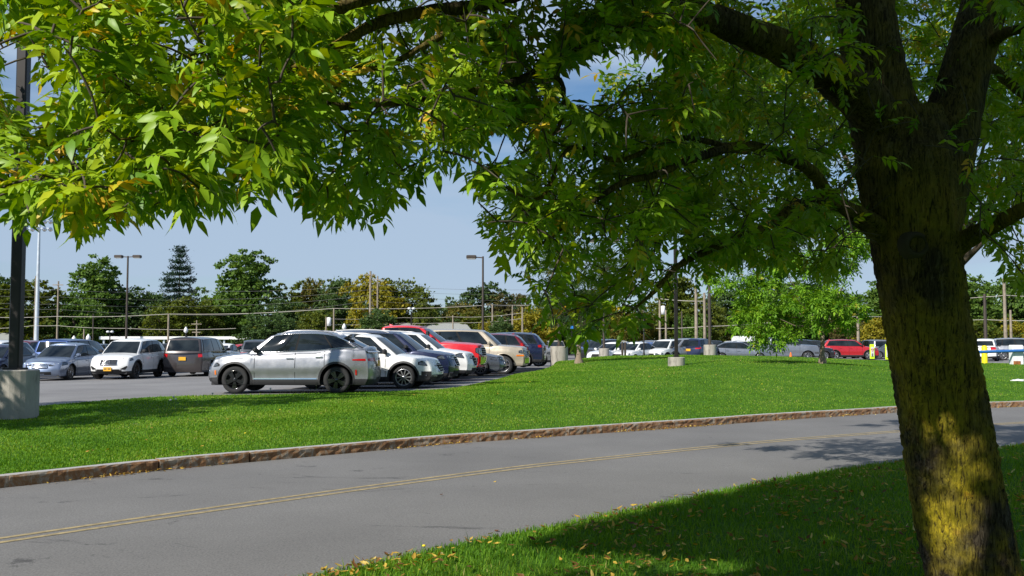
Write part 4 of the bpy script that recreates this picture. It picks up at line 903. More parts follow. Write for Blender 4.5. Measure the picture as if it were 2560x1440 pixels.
# knot hole and a few loose things of the trunk
mb = MBo(); kc = at(2290, 612, 6.72); ring = []
for r_, y_ in ((.11, .05), (.085, -.02), (.06, -.035), (.045, .0), (.03, .06), (.001, .08)): ring.append((r_, y_))
mb.lathe(ring, kc, 20, axis='y'); mb.build('knot', simple('knot_wood', (.05, .04, .028), .95, vs=20, bmp=.5), ash)
# skeleton nodes
nodes = []
for L_ in limbs:
    for i, p in enumerate(L_): nodes.append(p)
NP = [np.array([tuple(p) for p in nodes])]
def rnd_ok_targets(n, gen, m=30):
    P = gen(n * 4); P = P[mask_ok(P, m)]; return P[:n]
def region(px0, px1, py0, py1, d0, d1):
    def g(n):
        x = rng.uniform(px0, px1, n); y = rng.uniform(py0, py1, n); d = rng.uniform(d0, d1, n)
        a, b_ = (x - 1280) / F, (720 - y) / F; ry = CP - b_ * SP; return np.column_stack([a * d / ry, d, EYE + (SP + b_ * CP) * d / ry])
    return g
T_ = [rnd_ok_targets(110, region(1500, 2150, 470, 740, 5.4, 7.5)), rnd_ok_targets(60, region(1250, 1650, 330, 620, 4.8, 6.5)), rnd_ok_targets(70, region(1180, 1420, 60, 340, 4.3, 5.6)), rnd_ok_targets(60, region(1400, 1750, -40, 130, 4.6, 6.5)), rnd_ok_targets(300, region(-80, 760, -60, 590, 2.8, 4.0)), rnd_ok_targets(130, region(-60, 900, -60, 500, 3.8, 5.2)), rnd_ok_targets(150, region(650, 1250, -60, 570, 3.4, 4.8)), rnd_ok_targets(60, region(700, 1250, -60, 520, 4.6, 6)),
      rnd_ok_targets(110, region(1100, 1800, -40, 330, 4.3, 5.8)), rnd_ok_targets(150, region(1150, 1750, 0, 880, 4.3, 5.8)), rnd_ok_targets(110, region(1150, 1800, 330, 880, 5.5, 7)), rnd_ok_targets(120, region(1650, 2250, 0, 700, 5.3, 7.5)), rnd_ok_targets(70, region(1500, 2250, 0, 640, 7.2, 10)),
      rnd_ok_targets(190, region(2280, 2700, -60, 740, 5.8, 10)), rnd_ok_targets(170, region(1700, 2560, -40, 600, 7.5, 12)), rnd_ok_targets(70, region(1150, 1700, 250, 560, 5.5, 8)), rnd_ok_targets(40, region(1560, 2250, 230, 620, 6, 9))]
NEARN = sum(len(t) for t in T_)
def shades(P):
    """True for spots whose shadow would fall on the sunlit spray of leaves at left"""
    bad = np.zeros(len(P), bool)
    for s_ in np.arange(.2, 9, .25):
        Q_ = P + np.array(sdir) * s_; x_, y_, d_ = proj(Q_); bad |= (d_ > 2.4) & (d_ < 4.6) & (x_ > -150) & (x_ < 1130) & (y_ > -150) & (y_ < 620)
    return bad
def shades2(P):
    bad = np.zeros(len(P), bool)
    for s_ in np.arange(.2, 16, .3):
        Q_ = P + np.array(sdir) * s_; bad |= (abs(Q_[:, 0] - 2.7) < 1.3) & (abs(Q_[:, 1] - 13.2) < 1.3) & (abs(Q_[:, 2] - 4.8) < .9)
    return bad
# out-of-frame crown: a broad dome over the photographer and beyond
n = 60000; P = np.column_stack([rng.uniform(-6, 11, n), rng.uniform(-2.5, 15, n), rng.uniform(2.4, 11.5, n)])
m_ = 30000; G_ = VERGE_P[rng.integers(0, len(VERGE_P), m_)]; G_ = G_[(-SD.y * G_[:, 0] + SD.x * G_[:, 1]) < 5.75]; GS = G_ - np.array(sdir) * rng.uniform(5.0, 14, len(G_))[:, None]
P = np.vstack([P, GS])
E = ((P[:, 0] - 2.6) / 7.6) ** 2 + ((P[:, 1] - 6.3) / 8) ** 2 + ((P[:, 2] - 5.6) / 5.4) ** 2
side = -SD.y * P[:, 0] + SD.x * P[:, 1]
px, py, dp = proj(P); out = ~((dp > .2) & (px > -60 - 900 / np.maximum(dp, .3)) & (px < 2620 + 900 / np.maximum(dp, .3)) & (py > -60 - 1300 / np.maximum(dp, .3)) & (py < 1500)) & (P[:, 2] > 2.6) & ((P[:, 1] > 3.4) | (P[:, 2] > 3.3)) & (np.hypot(P[:, 0], P[:, 1]) > .0)
isg = np.arange(len(P)) >= n; k = ((E < 1) | isg) & ((E > .22) | isg) & (side < 5.7) & out & ~shades(P) & ~shades2(P) & ~((P[:, 1] < 3) & (P[:, 2] < 3.4)); P = P[k]; isg = isg[k]; GP = P[isg][:1300]; P = P[~isg]
hit = np.zeros(len(P), bool)
for s_ in np.arange(.3, 12, .4):
    Q_ = P + np.array(sdir) * s_; x_, y_, d_ = proj(Q_); hit |= (d_ > 4) & (d_ < 9.5) & (x_ > 1150) & (x_ < 2620) & (y_ > -150) & (y_ < 1440) & (Q_[:, 2] > -.4)
P = np.concatenate([P[hit][:2700], P[~hit][:400], GP]); print('shade twigs', hit.sum(), len(GP))
T_.append(P); 
targets = np.concatenate(T_); print('twigs', len(targets), NEARN)
order = np.argsort([((NP[0] - t) ** 2).sum(1).min() for t in targets]); node = NP[0]; tw = MBo()
Cs, Rs_, Ss, Rn = [], [], [], []
for oi in order:
    t = targets[oi]; d2 = ((node - t) ** 2).sum(1); j = d2.argmin(); a = node[j]; dist = math.sqrt(d2[j]); vis = oi < NEARN
    mid = (a + t) / 2 + np.array([0, 0, .10 * dist]) + rng.normal(0, .05 * dist, 3); 
    pts = [a, a * .5625 + mid * .375 + t * .0625, a * .25 + mid * .5 + t * .25, a * .0625 + mid * .375 + t * .5625, t]
    if dist > .05: tw.tube([Vector(p) for p in pts], [.004 + .0055 * min(dist, 1.4)] + [.0035 + .004 * min(dist, 1.2), .0035 + .0025 * min(dist, 1), .0035, .0018], 5 if vis else 3, cap=False)
    ok_nodes = [p for p in pts[1:4]]; node = np.vstack([node, ok_nodes])
    ax = np.array(t) - np.array(pts[2]); ax = ax / max(np.linalg.norm(ax), 1e-6); ln = min(dist, .75 if vis else .6); seg = np.array(t) - ax * ln
    nl = 14 if vis else 9
    for i in range(nl):
        q = 1 - (i // 2) * (.075 / max(ln, .2)) * (1 if vis else 1.5); 
        if q < .05: break
        p = seg + (np.array(t) - seg) * q; pr = np.cross(ax, rng.normal(0, 1, 3)); pr /= np.linalg.norm(pr)
        if i % 2: pr = -last
        last = pr; Dv = ax * rng.uniform(.3, .9) + pr * rng.uniform(.5, 1.0) + np.array([0, 0, rng.uniform(-.6, .35)])
        Cs.append(p); Rs_.append(Dv); Ss.append(rng.uniform(.078, .136) if vis else rng.uniform(.26, .36)); Rn.append(np.clip(rng.normal(.60, .16), 0, .84) if rng.random() > .035 else rng.uniform(.88, 1))
tw.build('twigs', M_twig, ash)
Cs = np.array(Cs); Rs_ = unit(np.array(Rs_)); Ss = np.array(Ss); Rn = np.array(Rn)
k = mask_ok(Cs + Rs_ * Ss[:, None] * 1.25, 0) & mask_ok(Cs, 0)
qx, qy, qd = proj(Cs); k &= ~((Ss > .2) & (qd > .2) & (qx > -200) & (qx < 2760) & (qy > -300) & (qy < 1500))
th_ = np.sin(Cs[:, 0] * 9.1 + 1.3 * np.sin(Cs[:, 2] * 7)) * np.sin(Cs[:, 2] * 10.3 + Cs[:, 1] * 3.1); k &= ~((qx < 1180) & (th_ < -.55 + .25 * (qy > 380) + .25 * (qx < 250)) & (Ss < .2))
k &= ~((qd < 7.0) & (qx > 2095) & (qx < 2470) & (qy > -40) & (qy < 1500) & ((qx > 2130) | (qy > 250)) & (rng.random(len(Cs)) < .93))
k &= ~((qy > 540) & (qx > 1200) & (qx < 1760) & (rng.random(len(Cs)) < .42))
# gaps in the canopy that let single sunbeams through
for px_, py_, d_, rr_ in [(2360, 1050, 6.7, .30), (2430, 1085, 6.7, .24), (2350, 1200, 6.7, .25), (2440, 1240, 6.72, .26), (2300, 1410, 6.75, .30), (2405, 1405, 6.7, .20), (2445, 1140, 6.75, .18), (2127, 180, 6.6, .16), (2118, 80, 6.8, .06), (1490, 490, 5, .13), (1600, 620, 5.2, .16), (1455, 870, 5.0, .15), (1380, 170, 4.9, .12), (1570, 650, 5.4, .12), (1900, 620, 6, .14), (1120, 1400, 8.0, .55), (1320, 1380, 8.3, .5), (1000, 1425, 7.7, .6), (1560, 1385, 8.2, .35), (2090, 1330, 9.1, .3), (1830, 1390, 8.1, .3), (1950, 1250, 11, .25)]:
    o_ = np.array(at(px_, py_, d_)); w_ = Cs - o_; s_ = -(w_ @ np.array(sdir)); dd_ = np.linalg.norm(w_ + s_[:, None] * np.array(sdir), axis=1); k &= ~((s_ > .25) & (dd_ < rr_ + .10 * (Ss > .2)))
Cs, Rs_, Ss, Rn = Cs[k], Rs_[k], Ss[k], Rn[k]
# whole yellowed sprays
for c_ in [at(1215, 50, 4.4), at(1680, 120, 5.2), at(1880, 400, 6.0)]:
    d_ = np.linalg.norm(Cs - np.array(c_), axis=1); Rn[d_ < .16] = .93 + .05 * rng.random((d_ < .16).sum())
print('compound leaves', len(Cs))
M_ash = leaf_mat('ash_leaf', [(0, (.04, .13, .008)), (.3, (.11, .24, .012)), (.6, (.22, .36, .016)), (.84, (.36, .45, .02)), (.9, (.58, .44, .03)), (1, (.55, .33, .03))], .24, .42, spec=.25)
V, Q, T, r_ = compound(Cs, Rs_, Ss, Rn); V = V + np.array(off)
build_qt('foliage', V, Q, T, r_, M_ash, ash)
# ------------------------------------------------------------------ small-leaved crowns (other trees)
def crown_arrays(lobes, n, leaf, shellk=.55, seed=1, droop=.2, aspect=.5, flat=0):
    """lobes: (x,y,z,rx,ry,rz); leaves crowd towards each lobe's skin, in clumps"""
    g = np.random.default_rng(seed); vol = np.array([l[3] * l[4] + l[3] * l[5] for l in lobes]); cnt = g.multinomial(n, vol / vol.sum()); P, O = [], []
    for l, c_ in zip(lobes, cnt):
        nc = max(6, c_ // 26); d = unit(g.normal(0, 1, (nc, 3))); rad = shellk + (1 - shellk) * g.random(nc) ** .6; cc = d * rad[:, None]
        i = g.integers(0, nc, c_); p = cc[i] + g.normal(0, .11, (c_, 3)) * np.array([1, 1, .7]); P.append(np.array(l[:3]) + p * np.array(l[3:])); O.append(unit(p + g.normal(0, .5, (c_, 3))))
    P = np.concatenate(P); O = np.concatenate(O); n = len(P)
    D = unit(g.normal(0, 1, (n, 3)) + O * .6 + np.array([0, 0, -droop])); Nn = unit(O * .5 + g.normal(0, .5, (n, 3)) + np.array([0, 0, .8]))
    return P, D, Nn, g.uniform(.7, 1.3, n) * leaf, np.clip(g.normal(.45, .2, n), 0, 1)
def kites(P, D, Nn, L, rnd, aspect=.55):
    S = unit(np.cross(D, Nn)); L = L[:, None]; V = np.stack([P - D * L * .5, P + S * L * aspect * .5, P + D * L * .5, P - S * L * aspect * .5], 1).reshape(-1, 3)
    return V, np.arange(len(P) * 4).reshape(-1, 4), np.repeat(rnd, 4)
def kite_mesh(name, *a, aspect=.55):
    V, Q, r_ = kites(*a, aspect=aspect); me = mesh_np(name, V, Q); setattr_f(me, 'rnd', r_); return me
M_tbark = simple('tree_bark', (.11, .085, .06), .95, vs=6, bmp=.5); M_tbark2 = simple('sapling_bark', (.22, .17, .12), .95, vs=10, bmp=.5)
def trunk_mb(h, r0, r1, lobes, nb=7, seed=0, flare=1.5):
    g = random.Random(seed); mb = MB(); top = Vector((g.uniform(-.2, .2), g.uniform(-.2, .2), h))
    mb.tube([(0, 0, -.2), (0, 0, .08), (0, 0, .3), (top.x * .4, top.y * .4, h * .5), top], [r0 * flare * 1.1, r0 * flare, r0, r0 * .8, r1], 10)
    for i in range(nb):
        l = lobes[i % len(lobes)]; s = Vector((top.x * .6, top.y * .6, h * g.uniform(.45, .98))); e = Vector(l[:3]) + Vector((g.uniform(-.5, .5) * l[3], g.uniform(-.5, .5) * l[4], g.uniform(-.2, .6) * l[5]))
        m_ = (s + e) / 2 + Vector((0, 0, -.1 * (e - s).length)); mb.tube([s, m_, e], [r1 * .8, r1 * .5, r1 * .15], 6)
    return mb
M_F = {}
def fol(name, stops, **k): M_F[name] = leaf_mat('foliage_' + name, stops, k.pop('trans', .3), .55, spec=.2, **k)
fol('green', [(0, (.05, .105, .02)), (.5, (.095, .17, .028)), (1, (.16, .24, .038))], patch=.16, patchcol=(.28, .20, .02), pscale=.5)
fol('darkgreen', [(0, (.036, .07, .022)), (.5, (.064, .112, .030)), (1, (.105, .16, .04))], patch=.04, patchcol=(.12, .10, .02), pscale=.5)
fol('olive', [(0, (.05, .075, .010)), (.5, (.095, .125, .014)), (1, (.16, .17, .02))], patch=.30, patchcol=(.32, .23, .02), pscale=.35)
fol('yellow', [(0, (.12, .14, .012)), (.5, (.26, .23, .018)), (1, (.40, .31, .03))], patch=.25, patchcol=(.07, .10, .014), pscale=.35)
fol('orange', [(0, (.06, .08, .014)), (.5, (.12, .12, .02)), (1, (.26, .15, .03))], patch=.4, patchcol=(.05, .08, .014), pscale=.4)
fol('conifer', [(0, (.010, .030, .016)), (.5, (.018, .045, .020)), (1, (.035, .065, .026))], trans=.1)
fol('pale', [(0, (.05, .09, .03)), (.5, (.08, .13, .045)), (1, (.12, .17, .06))])
fol('sapling', [(0, (.06, .16, .012)), (.5, (.14, .29, .016)), (.85, (.24, .40, .025)), (1, (.36, .26, .03))], trans=.3)
fol('brown', [(0, (.06, .065, .02)), (.5, (.10, .09, .026)), (1, (.17, .13, .04))])
shapes = {}
def unit_tree(key, seed, kind):
    """protos scaled to 1 m high, 1 m wide"""
    g = random.Random(seed)
    if kind == 'round': lobes = [(0, 0, .54, .36, .36, .38)] + [(g.uniform(-.27, .27), g.uniform(-.27, .27), g.uniform(.16, .84), g.uniform(.14, .22), g.uniform(.14, .22), g.uniform(.10, .17)) for _ in range(18)]
    elif kind == 'tall': lobes = [(g.uniform(-.22, .22) * (1.2 - z), g.uniform(-.22, .22) * (1.2 - z), z, .2 + .10 * (1 - z), .2 + .10 * (1 - z), .12) for z in [.2, .28, .36, .44, .5, .58, .64, .7, .76, .82, .88, .92]] + [(0, 0, .5, .3, .3, .34)]
    elif kind == 'bush': lobes = [(g.uniform(-.3, .3), g.uniform(-.3, .3), g.uniform(.2, .7), g.uniform(.18, .28), g.uniform(.18, .28), g.uniform(.16, .28)) for _ in range(10)]
    else: lobes = [(g.uniform(-.3, .3), g.uniform(-.3, .3), g.uniform(.2, .86), g.uniform(.13, .2), g.uniform(.13, .2), g.uniform(.08, .14)) for _ in range(17)] + [(0, 0, .42, .34, .34, .3)]
    a = crown_arrays(lobes, 12000 if kind != 'bush' else 7000, .036, .6, seed); me = kite_mesh('crown', *a, aspect=.7)
    tm = trunk_mb(.62, .028, .015, lobes, 8, seed, 1.3).mesh('trunk'); tm.materials.append(M_tbark); me.materials.append(M_F['green']); shapes[key] = (me, tm)
for i, k in enumerate(['round', 'round', 'round', 'tall', 'tall', 'loose', 'loose', 'bush', 'bush']): unit_tree((k, sum(1 for q in shapes if q[0] == k)), 40 + i, k)
# conifer
g = np.random.default_rng(3); P, D = [], []
for z in np.linspace(.14, .98, 17):
    rad = (.52 * (1 - z) ** .7 + .02) * g.uniform(.8, 1.12); nb = int(12 + 24 * rad / .4)
    for _ in range(nb):
        a = g.uniform(0, 6.28); rr2 = rad * g.uniform(.6, 1.15); m_ = int(22 + 90 * rr2)
        q = g.random(m_) ** .6; w2 = .05 * q * (1 - q) * 4 + .012
        P.append(np.column_stack([np.cos(a) * rr2 * q + g.normal(0, 1, m_) * w2 * .7, np.sin(a) * rr2 * q + g.normal(0, 1, m_) * w2 * .7, z + .04 - .10 * q * rr2 / .3 + .07 * q ** 3 + g.normal(0, .006, m_)])); D.append(np.tile([np.cos(a), np.sin(a), .1], (m_, 1)) + g.normal(0, .4, (m_, 3)))
P = np.concatenate(P); D = unit(np.concatenate(D)); n = len(P)
me = kite_mesh('crown', P, D, unit(g.normal(0, .5, (n, 3)) + [0, 0, 1]), g.uniform(.02, .04, n), np.clip(g.normal(.4, .2, n), 0, 1), aspect=.35); tm = MB().tube([(0, 0, -.02), (0, 0, .98)], [.022, .003], 8).mesh('trunk'); tm.materials.append(M_tbark); me.materials.append(M_F['conifer']); shapes[('conifer', 0)] = (me, tm)
def tree(px, top, wpx, d, mat, shape, lab, name='tree', zb=None, group='trees along the far edge of the lot', rz=None, dy=1.0):
    x = (px - 1280) / F * d; zb = (-.5 if d < 118 else -.2) if zb is None else zb; ht = (at(px, top, d).z - zb) ; w_ = wpx / F * d * 1.5
    me, tm = shapes[shape]; t = empty(name, (x, d, zb), label=lab, cat='tree', group=group); t.rotation_euler.z = random.uniform(0, 6.28) if rz is None else rz
    t.scale = (w_, w_ * dy, ht * 1.03)
    o = bpy.data.objects.new('crown', me); COL.objects.link(o); o.parent = t; o.material_slots[0].link = 'OBJECT'; o.material_slots[0].material = M_F[mat]
    o = bpy.data.objects.new('trunk', tm); COL.objects.link(o); o.parent = t
    return t
RD = [('round', i) for i in range(3)]; TL = [('tall', i) for i in range(2)]; LO = [('loose', i) for i in range(2)]; BU = [('bush', i) for i in range(2)]
TREES = [
 (35, 705, 190, 120, 'olive', RD[0], 'yellowing olive tree at the far left behind the dark lamp pole'), (-20, 678, 110, 135, 'darkgreen', RD[1], 'dark tree top at the far left edge above the yellowing one'),
 (120, 745, 80, 138, 'darkgreen', BU[0], 'low dark tree behind the white floodlight mast'), (243, 655, 150, 128, 'green', TL[0], 'tall green tree with yellow tufts left of the double-headed lamp'), (195, 725, 110, 122, 'green', RD[1], 'lower green tree with yellow patches left of the tall tufted tree'),
 (175, 735, 60, 133, 'orange', LO[0], 'thin rusty tree between the wooden pole and the tall tufted tree'),
 (345, 712, 130, 130, 'darkgreen', RD[2], 'dark green tree just right of the double-headed lamp'), (447, 640, 120, 134, 'conifer', ('conifer', 0), 'tall dark pine rising above the tree line'),
 (425, 745, 120, 118, 'olive', RD[0], 'olive tree in front of the pine, left'), (492, 738, 120, 121, 'olive', BU[1], 'yellow-green bushy tree in front of the pine, right'), (512, 710, 90, 139, 'green', LO[0], 'light topped green tree right of the pine'),
 (615, 643, 165, 126, 'green', TL[1], 'tall bright green tree with a ragged top in the middle of the left tree line'), (560, 720, 120, 131, 'green', RD[2], 'rounded green tree left of the tall ragged one'),
 (690, 742, 110, 122, 'darkgreen', RD[1], 'dark tree right of the tall ragged one'), (745, 695, 120, 136, 'olive', LO[1], 'olive tree with an open rust-tinged top'), (800, 700, 80, 133, 'orange', RD[0], 'orange-green tree left of the dark wide one'),
 (780, 762, 100, 112, 'olive', BU[0], 'low yellow-green tree left of the yellow tree'), (848, 690, 120, 130, 'darkgreen', RD[1], 'wide dark green tree left of the bright yellow tree'),
 (935, 688, 120, 116, 'yellow', RD[0], 'bright yellow tree behind the two wooden poles'), (1012, 694, 130, 119, 'olive', RD[2], 'olive-gold rounded tree right of the bright yellow tree'), (1060, 745, 70, 117, 'olive', RD[1], 'small olive tree at the right foot of the gold one'),
 (1100, 738, 70, 165, 'pale', LO[0], 'pale distant tree in the dip of the tree line'), (1100, 792, 90, 118, 'darkgreen', BU[1], 'low dark tree under the pale distant tree'),
 (1195, 712, 130, 133, 'darkgreen', RD[0], 'dark green tree behind the single-headed lamp'), (1160, 752, 110, 120, 'orange', RD[1], 'rust-green tree left of the single-headed lamp'), (1215, 770, 120, 118, 'olive', BU[0], 'olive tree below the dark one by the single-headed lamp'),
 (1290, 728, 110, 131, 'brown', LO[1], 'brownish tree seen left of the dark round lawn tree'), (1340, 765, 110, 117, 'yellow', RD[2], 'yellow tree low behind the dark round lawn tree'), (1240, 785, 80, 84, 'darkgreen', BU[1], 'small dark bushy tree above the burgundy SUV'), (1213, 792, 34, 86, 'yellow', BU[0], 'small yellow bush left of the dark bushy one'),
 (660, 772, 120, 86, 'darkgreen', BU[0], 'squat dark tree above the bonnet of the silver crossover'), (925, 762, 120, 84, 'darkgreen', BU[1], 'squat dark tree in front of the two wooden poles'),
 (1420, 740, 120, 126, 'darkgreen', RD[1], 'dark far tree behind the round lawn tree, left half'), (1500, 730, 130, 124, 'green', RD[0], 'green far tree behind the round lawn tree, right half'), (1580, 765, 100, 120, 'orange', RD[2], 'rusty low tree left of the gap of sky'),
 (1690, 690, 130, 124, 'olive', TL[0], 'olive tall tree behind the slim black lamp pole'), (1760, 735, 110, 117, 'olive', RD[1], 'olive rounded tree behind the pair of wooden poles'), (1735, 775, 90, 113, 'green', BU[0], 'low green tree behind the pair of wooden poles'),
 (1840, 700, 140, 126, 'darkgreen', RD[2], 'dark tree behind the sapling crown, left'), (1950, 705, 150, 122, 'green', RD[0], 'green tree behind the sapling crown, middle'), (1900, 790, 130, 114, 'brown', BU[1], 'brownish thicket above the white box'),
 (2070, 700, 150, 125, 'darkgreen', RD[1], 'dark tree behind the sapling crown, right'), (2130, 775, 90, 115, 'brown', BU[0], 'brown thicket left of the short wooden pole'), (2185, 768, 90, 113, 'yellow', LO[0], 'yellow-orange tree beside the big trunk'),
 (2240, 700, 150, 124, 'green', RD[2], 'green tree cut by the big trunk'), (2330, 690, 160, 127, 'darkgreen', TL[1], 'dark tree right behind the big trunk'), (2435, 700, 130, 123, 'green', TL[0], 'green tree right of the big trunk'),
 (2450, 785, 120, 108, 'olive', BU[0], 'low olive thicket behind the yellow bollard'), (2520, 690, 130, 126, 'green', RD[0], 'light green tree by the right wooden poles'), (2550, 790, 80, 107, 'yellow', BU[1], 'low yellow thicket at the right edge'), (2640, 680, 160, 122, 'darkgreen', RD[1], 'dark tree past the right edge')]
for a in TREES: tree(*a)
for x, y, ht, w_, s, lb in [(-13, -12, 10.5, 9, 0, 'leftmost unseen tree added behind the viewpoint to block sky light'), (-4.5, -14, 11, 10, 1, 'second unseen tree added behind the viewpoint to block sky light'), (5, -13, 11, 10, 2, 'third unseen tree added behind the viewpoint to block sky light'), (14, -9, 11, 10, 0, 'rightmost unseen tree added behind the viewpoint to block sky light'), (19, 1, 11, 10, 1, 'unseen tree added right of the viewpoint to block sky light')]:  # unseen dark trees, added to cut the light reaching the shaded side
    me, tm = shapes[('round', s)]; t = empty('tree', (x, y, -.4), label=lb, cat='tree', group='unseen trees added to block sky light'); t.scale = (w_, w_, ht)
    for nm, m_e in (('crown', me), ('trunk', tm)):
        o = bpy.data.objects.new(nm, m_e); COL.objects.link(o); o.parent = t
        if nm == 'crown': o.material_slots[0].link = 'OBJECT'; o.material_slots[0].material = M_F['darkgreen']
# far wood closing the gaps low down: one mass
n = 60000; g = np.random.default_rng(9); x = g.uniform(-85, 85, n); hz = 6.2 + 1.5 * np.sin(x * .21) + 1.2 * np.sin(x * .57 + 1) + .7 * np.sin(x * 1.3)
P = np.column_stack([x, g.uniform(140, 152, n), -.3 + hz * g.random(n) ** .7 * 1.0]); me = kite_mesh('undergrowth', P, unit(g.normal(0, 1, (n, 3))), unit(g.normal(0, 1, (n, 3)) + [0, -.4, .6]), g.uniform(.35, .7, n), g.random(n))
tag(link('undergrowth', me, M_F['darkgreen']), 'dark belt of undergrowth at the foot of the far tree line', 'undergrowth', kind='stuff')
# ------------------------------------------------------------------ lawn trees
def lawn_tree(px, py, d, zc, lobes, n, leaf, mat, r0, h, lab, compound_=False, seed=5, bark=M_tbark2, zg=None):
    b_ = at(px, py, d); z = float(lawn_z(b_.x, b_.y)) if zg is None else zg; t = empty('tree', (b_.x, b_.y, z), label=lab, cat='tree')
    trunk_mb(h, r0, r0 * .45, lobes, 12, seed, 1.7).build('trunk', bark, t)
    P, D, Nn, L, rn = crown_arrays(lobes, n, leaf, .5, seed)
    if compound_:
        V, Q, T, r_ = compound(P, D, L, np.clip(rn, 0, .97), 2); build_qt('crown', V, Q, T, r_, M_F[mat], t)
    else: me = kite_mesh('crown', P, D, Nn, L, rn, aspect=.55); link('crown', me, M_F[mat], t)
    return t
g = random.Random(4)
lobes = [(0, 0, 3.9, 1.9, 1.9, 1.6)] + [(g.uniform(-1.6, 1.6), g.uniform(-1.6, 1.6), g.uniform(2.2, 5.1), g.uniform(.6, 1.0), g.uniform(.6, 1.0), g.uniform(.5, .8)) for _ in range(18)]
lawn_tree(1447, 906, 45, 0, lobes, 26000, .085, 'darkgreen', .12, 2.6, 'round grey-green lawn tree behind the hanging leaves, right of the parked row')
lobes = [(-1.1, 0, 3.0, 1.9, 1.7, 1.4)] + [(g.uniform(-3.6, 1.5), g.uniform(-1.6, 1.6), g.uniform(1.6, 5.2), g.uniform(.6, 1.0), g.uniform(.6, .9), g.uniform(.4, .65)) for _ in range(24)] + [(-1.9, 0, 1.0, .8, .7, .4), (-1.3, -.3, 1.3, .7, .7, .4), (-2.6, 0, 1.5, .8, .7, .5), (-1.9, -.4, .95, .6, .5, .35), (-3.8, 0, 3.4, 1, .8, .7), (-3.4, 0, 4.6, 1, .8, .7), (-1, 0, 5.6, 1.2, .9, .6), (.8, 0, 5.2, 1, .9, .6)]
lawn_tree(2056, 906, 38, 0, lobes, 8500, .23, 'sapling', .09, 1.9, 'slender sapling with bright green leaves on the lawn left of the big trunk', True, 6)
# a second ash of the verge, its stem hidden by the big trunk
lobes = [(0, 0, 5.2, 2.6, 2.4, 1.8)] + [(g.uniform(-3.6, 3.0), g.uniform(-2.4, 2.4), g.uniform(3.4, 7.4), g.uniform(.8, 1.3), g.uniform(.8, 1.3), g.uniform(.5, .9)) for _ in range(22)] + [(-3.9, -.4, 4.9, 1.0, .9, .7), (-3.2, -.6, 4.3, 1.0, .9, .6), (-2.8, -.2, 5.2, 1.0, .9, .7), (-4.6, 0, 4.4, .8, .7, .5)]
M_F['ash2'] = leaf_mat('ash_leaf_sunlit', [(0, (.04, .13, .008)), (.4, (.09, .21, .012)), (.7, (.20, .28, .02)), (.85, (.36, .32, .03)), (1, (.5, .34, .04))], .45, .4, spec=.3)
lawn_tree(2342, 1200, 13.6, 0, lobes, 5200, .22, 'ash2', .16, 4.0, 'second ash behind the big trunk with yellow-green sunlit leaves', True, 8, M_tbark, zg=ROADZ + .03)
# the tree off to the left whose shade lies on the lawn
lobes = [(0, 0, 5, 2.4, 2.4, 1.8)] + [(g.uniform(-2.2, 2.2), g.uniform(-2.2, 2.2), g.uniform(3.2, 6.6), g.uniform(.8, 1.1), g.uniform(.8, 1.1), g.uniform(.5, .8)) for _ in range(14)] + [(3.2, 2.2, 7.4, 1.1, 1.0, .7), (4.3, 2.6, 7.8, 1.0, 1.0, .6), (2.2, 1.2, 7.0, 1.2, 1.2, .8), (1.2, 0, 7.6, 1.3, 1.2, .8), (0, -1, 7.2, 1.4, 1.2, .9)]
t = lawn_tree(1280, 900, 18, 0, lobes, 15000, .17, 'green', .15, 3.8, 'leafy tree standing left of the view on the lawn', False, 9, M_tbark, zg=-.15); t.location = (-13.8, 16.4, -.2)
# ------------------------------------------------------------------ fallen leaves
M_fall = leaf_mat('fallen_leaf', [(0, (.12, .05, .02)), (.3, (.25, .12, .03)), (.55, (.45, .28, .04)), (.85, (.55, .38, .06)), (1, (.6, .5, .2))], .2, .6)
def fallen(name, P, size, lab, rn=None):
    n = len(P); D = unit(np.column_stack([rng.normal(0, 1, n), rng.normal(0, 1, n), rng.normal(0, .25, n)])); Nn = unit(np.column_stack([rng.normal(0, .45, n), rng.normal(0, .45, n), np.ones(n)]))
    L = size * rng.uniform(.6, 1.3, n); V, Q, T, r_ = leaflets(P, D, Nn, L, L * rng.uniform(.35, .5, n), rng.random(n) if rn is None else rn, .5, -.25)
    tag(build_qt(name, V, Q, T, r_, M_fall), lab, 'fallen leaves', kind='stuff')
idx = rng.choice(len(VERGE_P), 4200, replace=False); P = VERGE_P[idx].copy(); dd = P[:, 1]; k = rng.random(len(P)) < np.clip(1.6 - np.hypot(P[:, 0] - 2, P[:, 1] - 8.3) / 8, .15, 1) * np.clip(.35 + .8 * np.sin(P[:, 0] * 2.9 + 1.7 * np.sin(P[:, 1] * 2.1)) * np.cos(P[:, 1] * 2.3), .12, 1); P = P[k]; P[:, 2] += rng.uniform(.03, .06, len(P))
fallen('fallen_leaves', P, .065, 'yellow and brown leaves scattered on the shaded verge')
P = []; kf = resample([p for p in kerb_c if -8 < p.x < 24], 900)
for p in kf:
    q = .5 + .5 * math.sin(p.x * 2.3 + 1.5 * math.sin(p.x * .9)) ; 
    for _ in range(4):
        if rng.random() < q ** 2 * .9: P.append((p.x + .02 + abs(rng.normal(0, .05)) * .7 + .01, p.y - abs(rng.normal(0, .06)) - .03, ROADZ + rng.uniform(.008, .03)))
fallen('fallen_leaves', np.array(P), .045, 'small dry leaves drifted in the gutter along the kerb')
P = lawn_pt(rng.random(700), rng.random(700) * .6); P[:, 2] += .05; fallen('fallen_leaves', P, .05, 'few pale leaves dotted over the sunlit lawn')
P = np.array([(p.x, p.y, ROADZ + .015) for p in [at(1241, 1196, 13.2), at(1246, 1331, 9.7), at(1100, 1250, 12)]]); fallen('fallen_leaves', P, .09, 'lone brown leaves lying on the road')
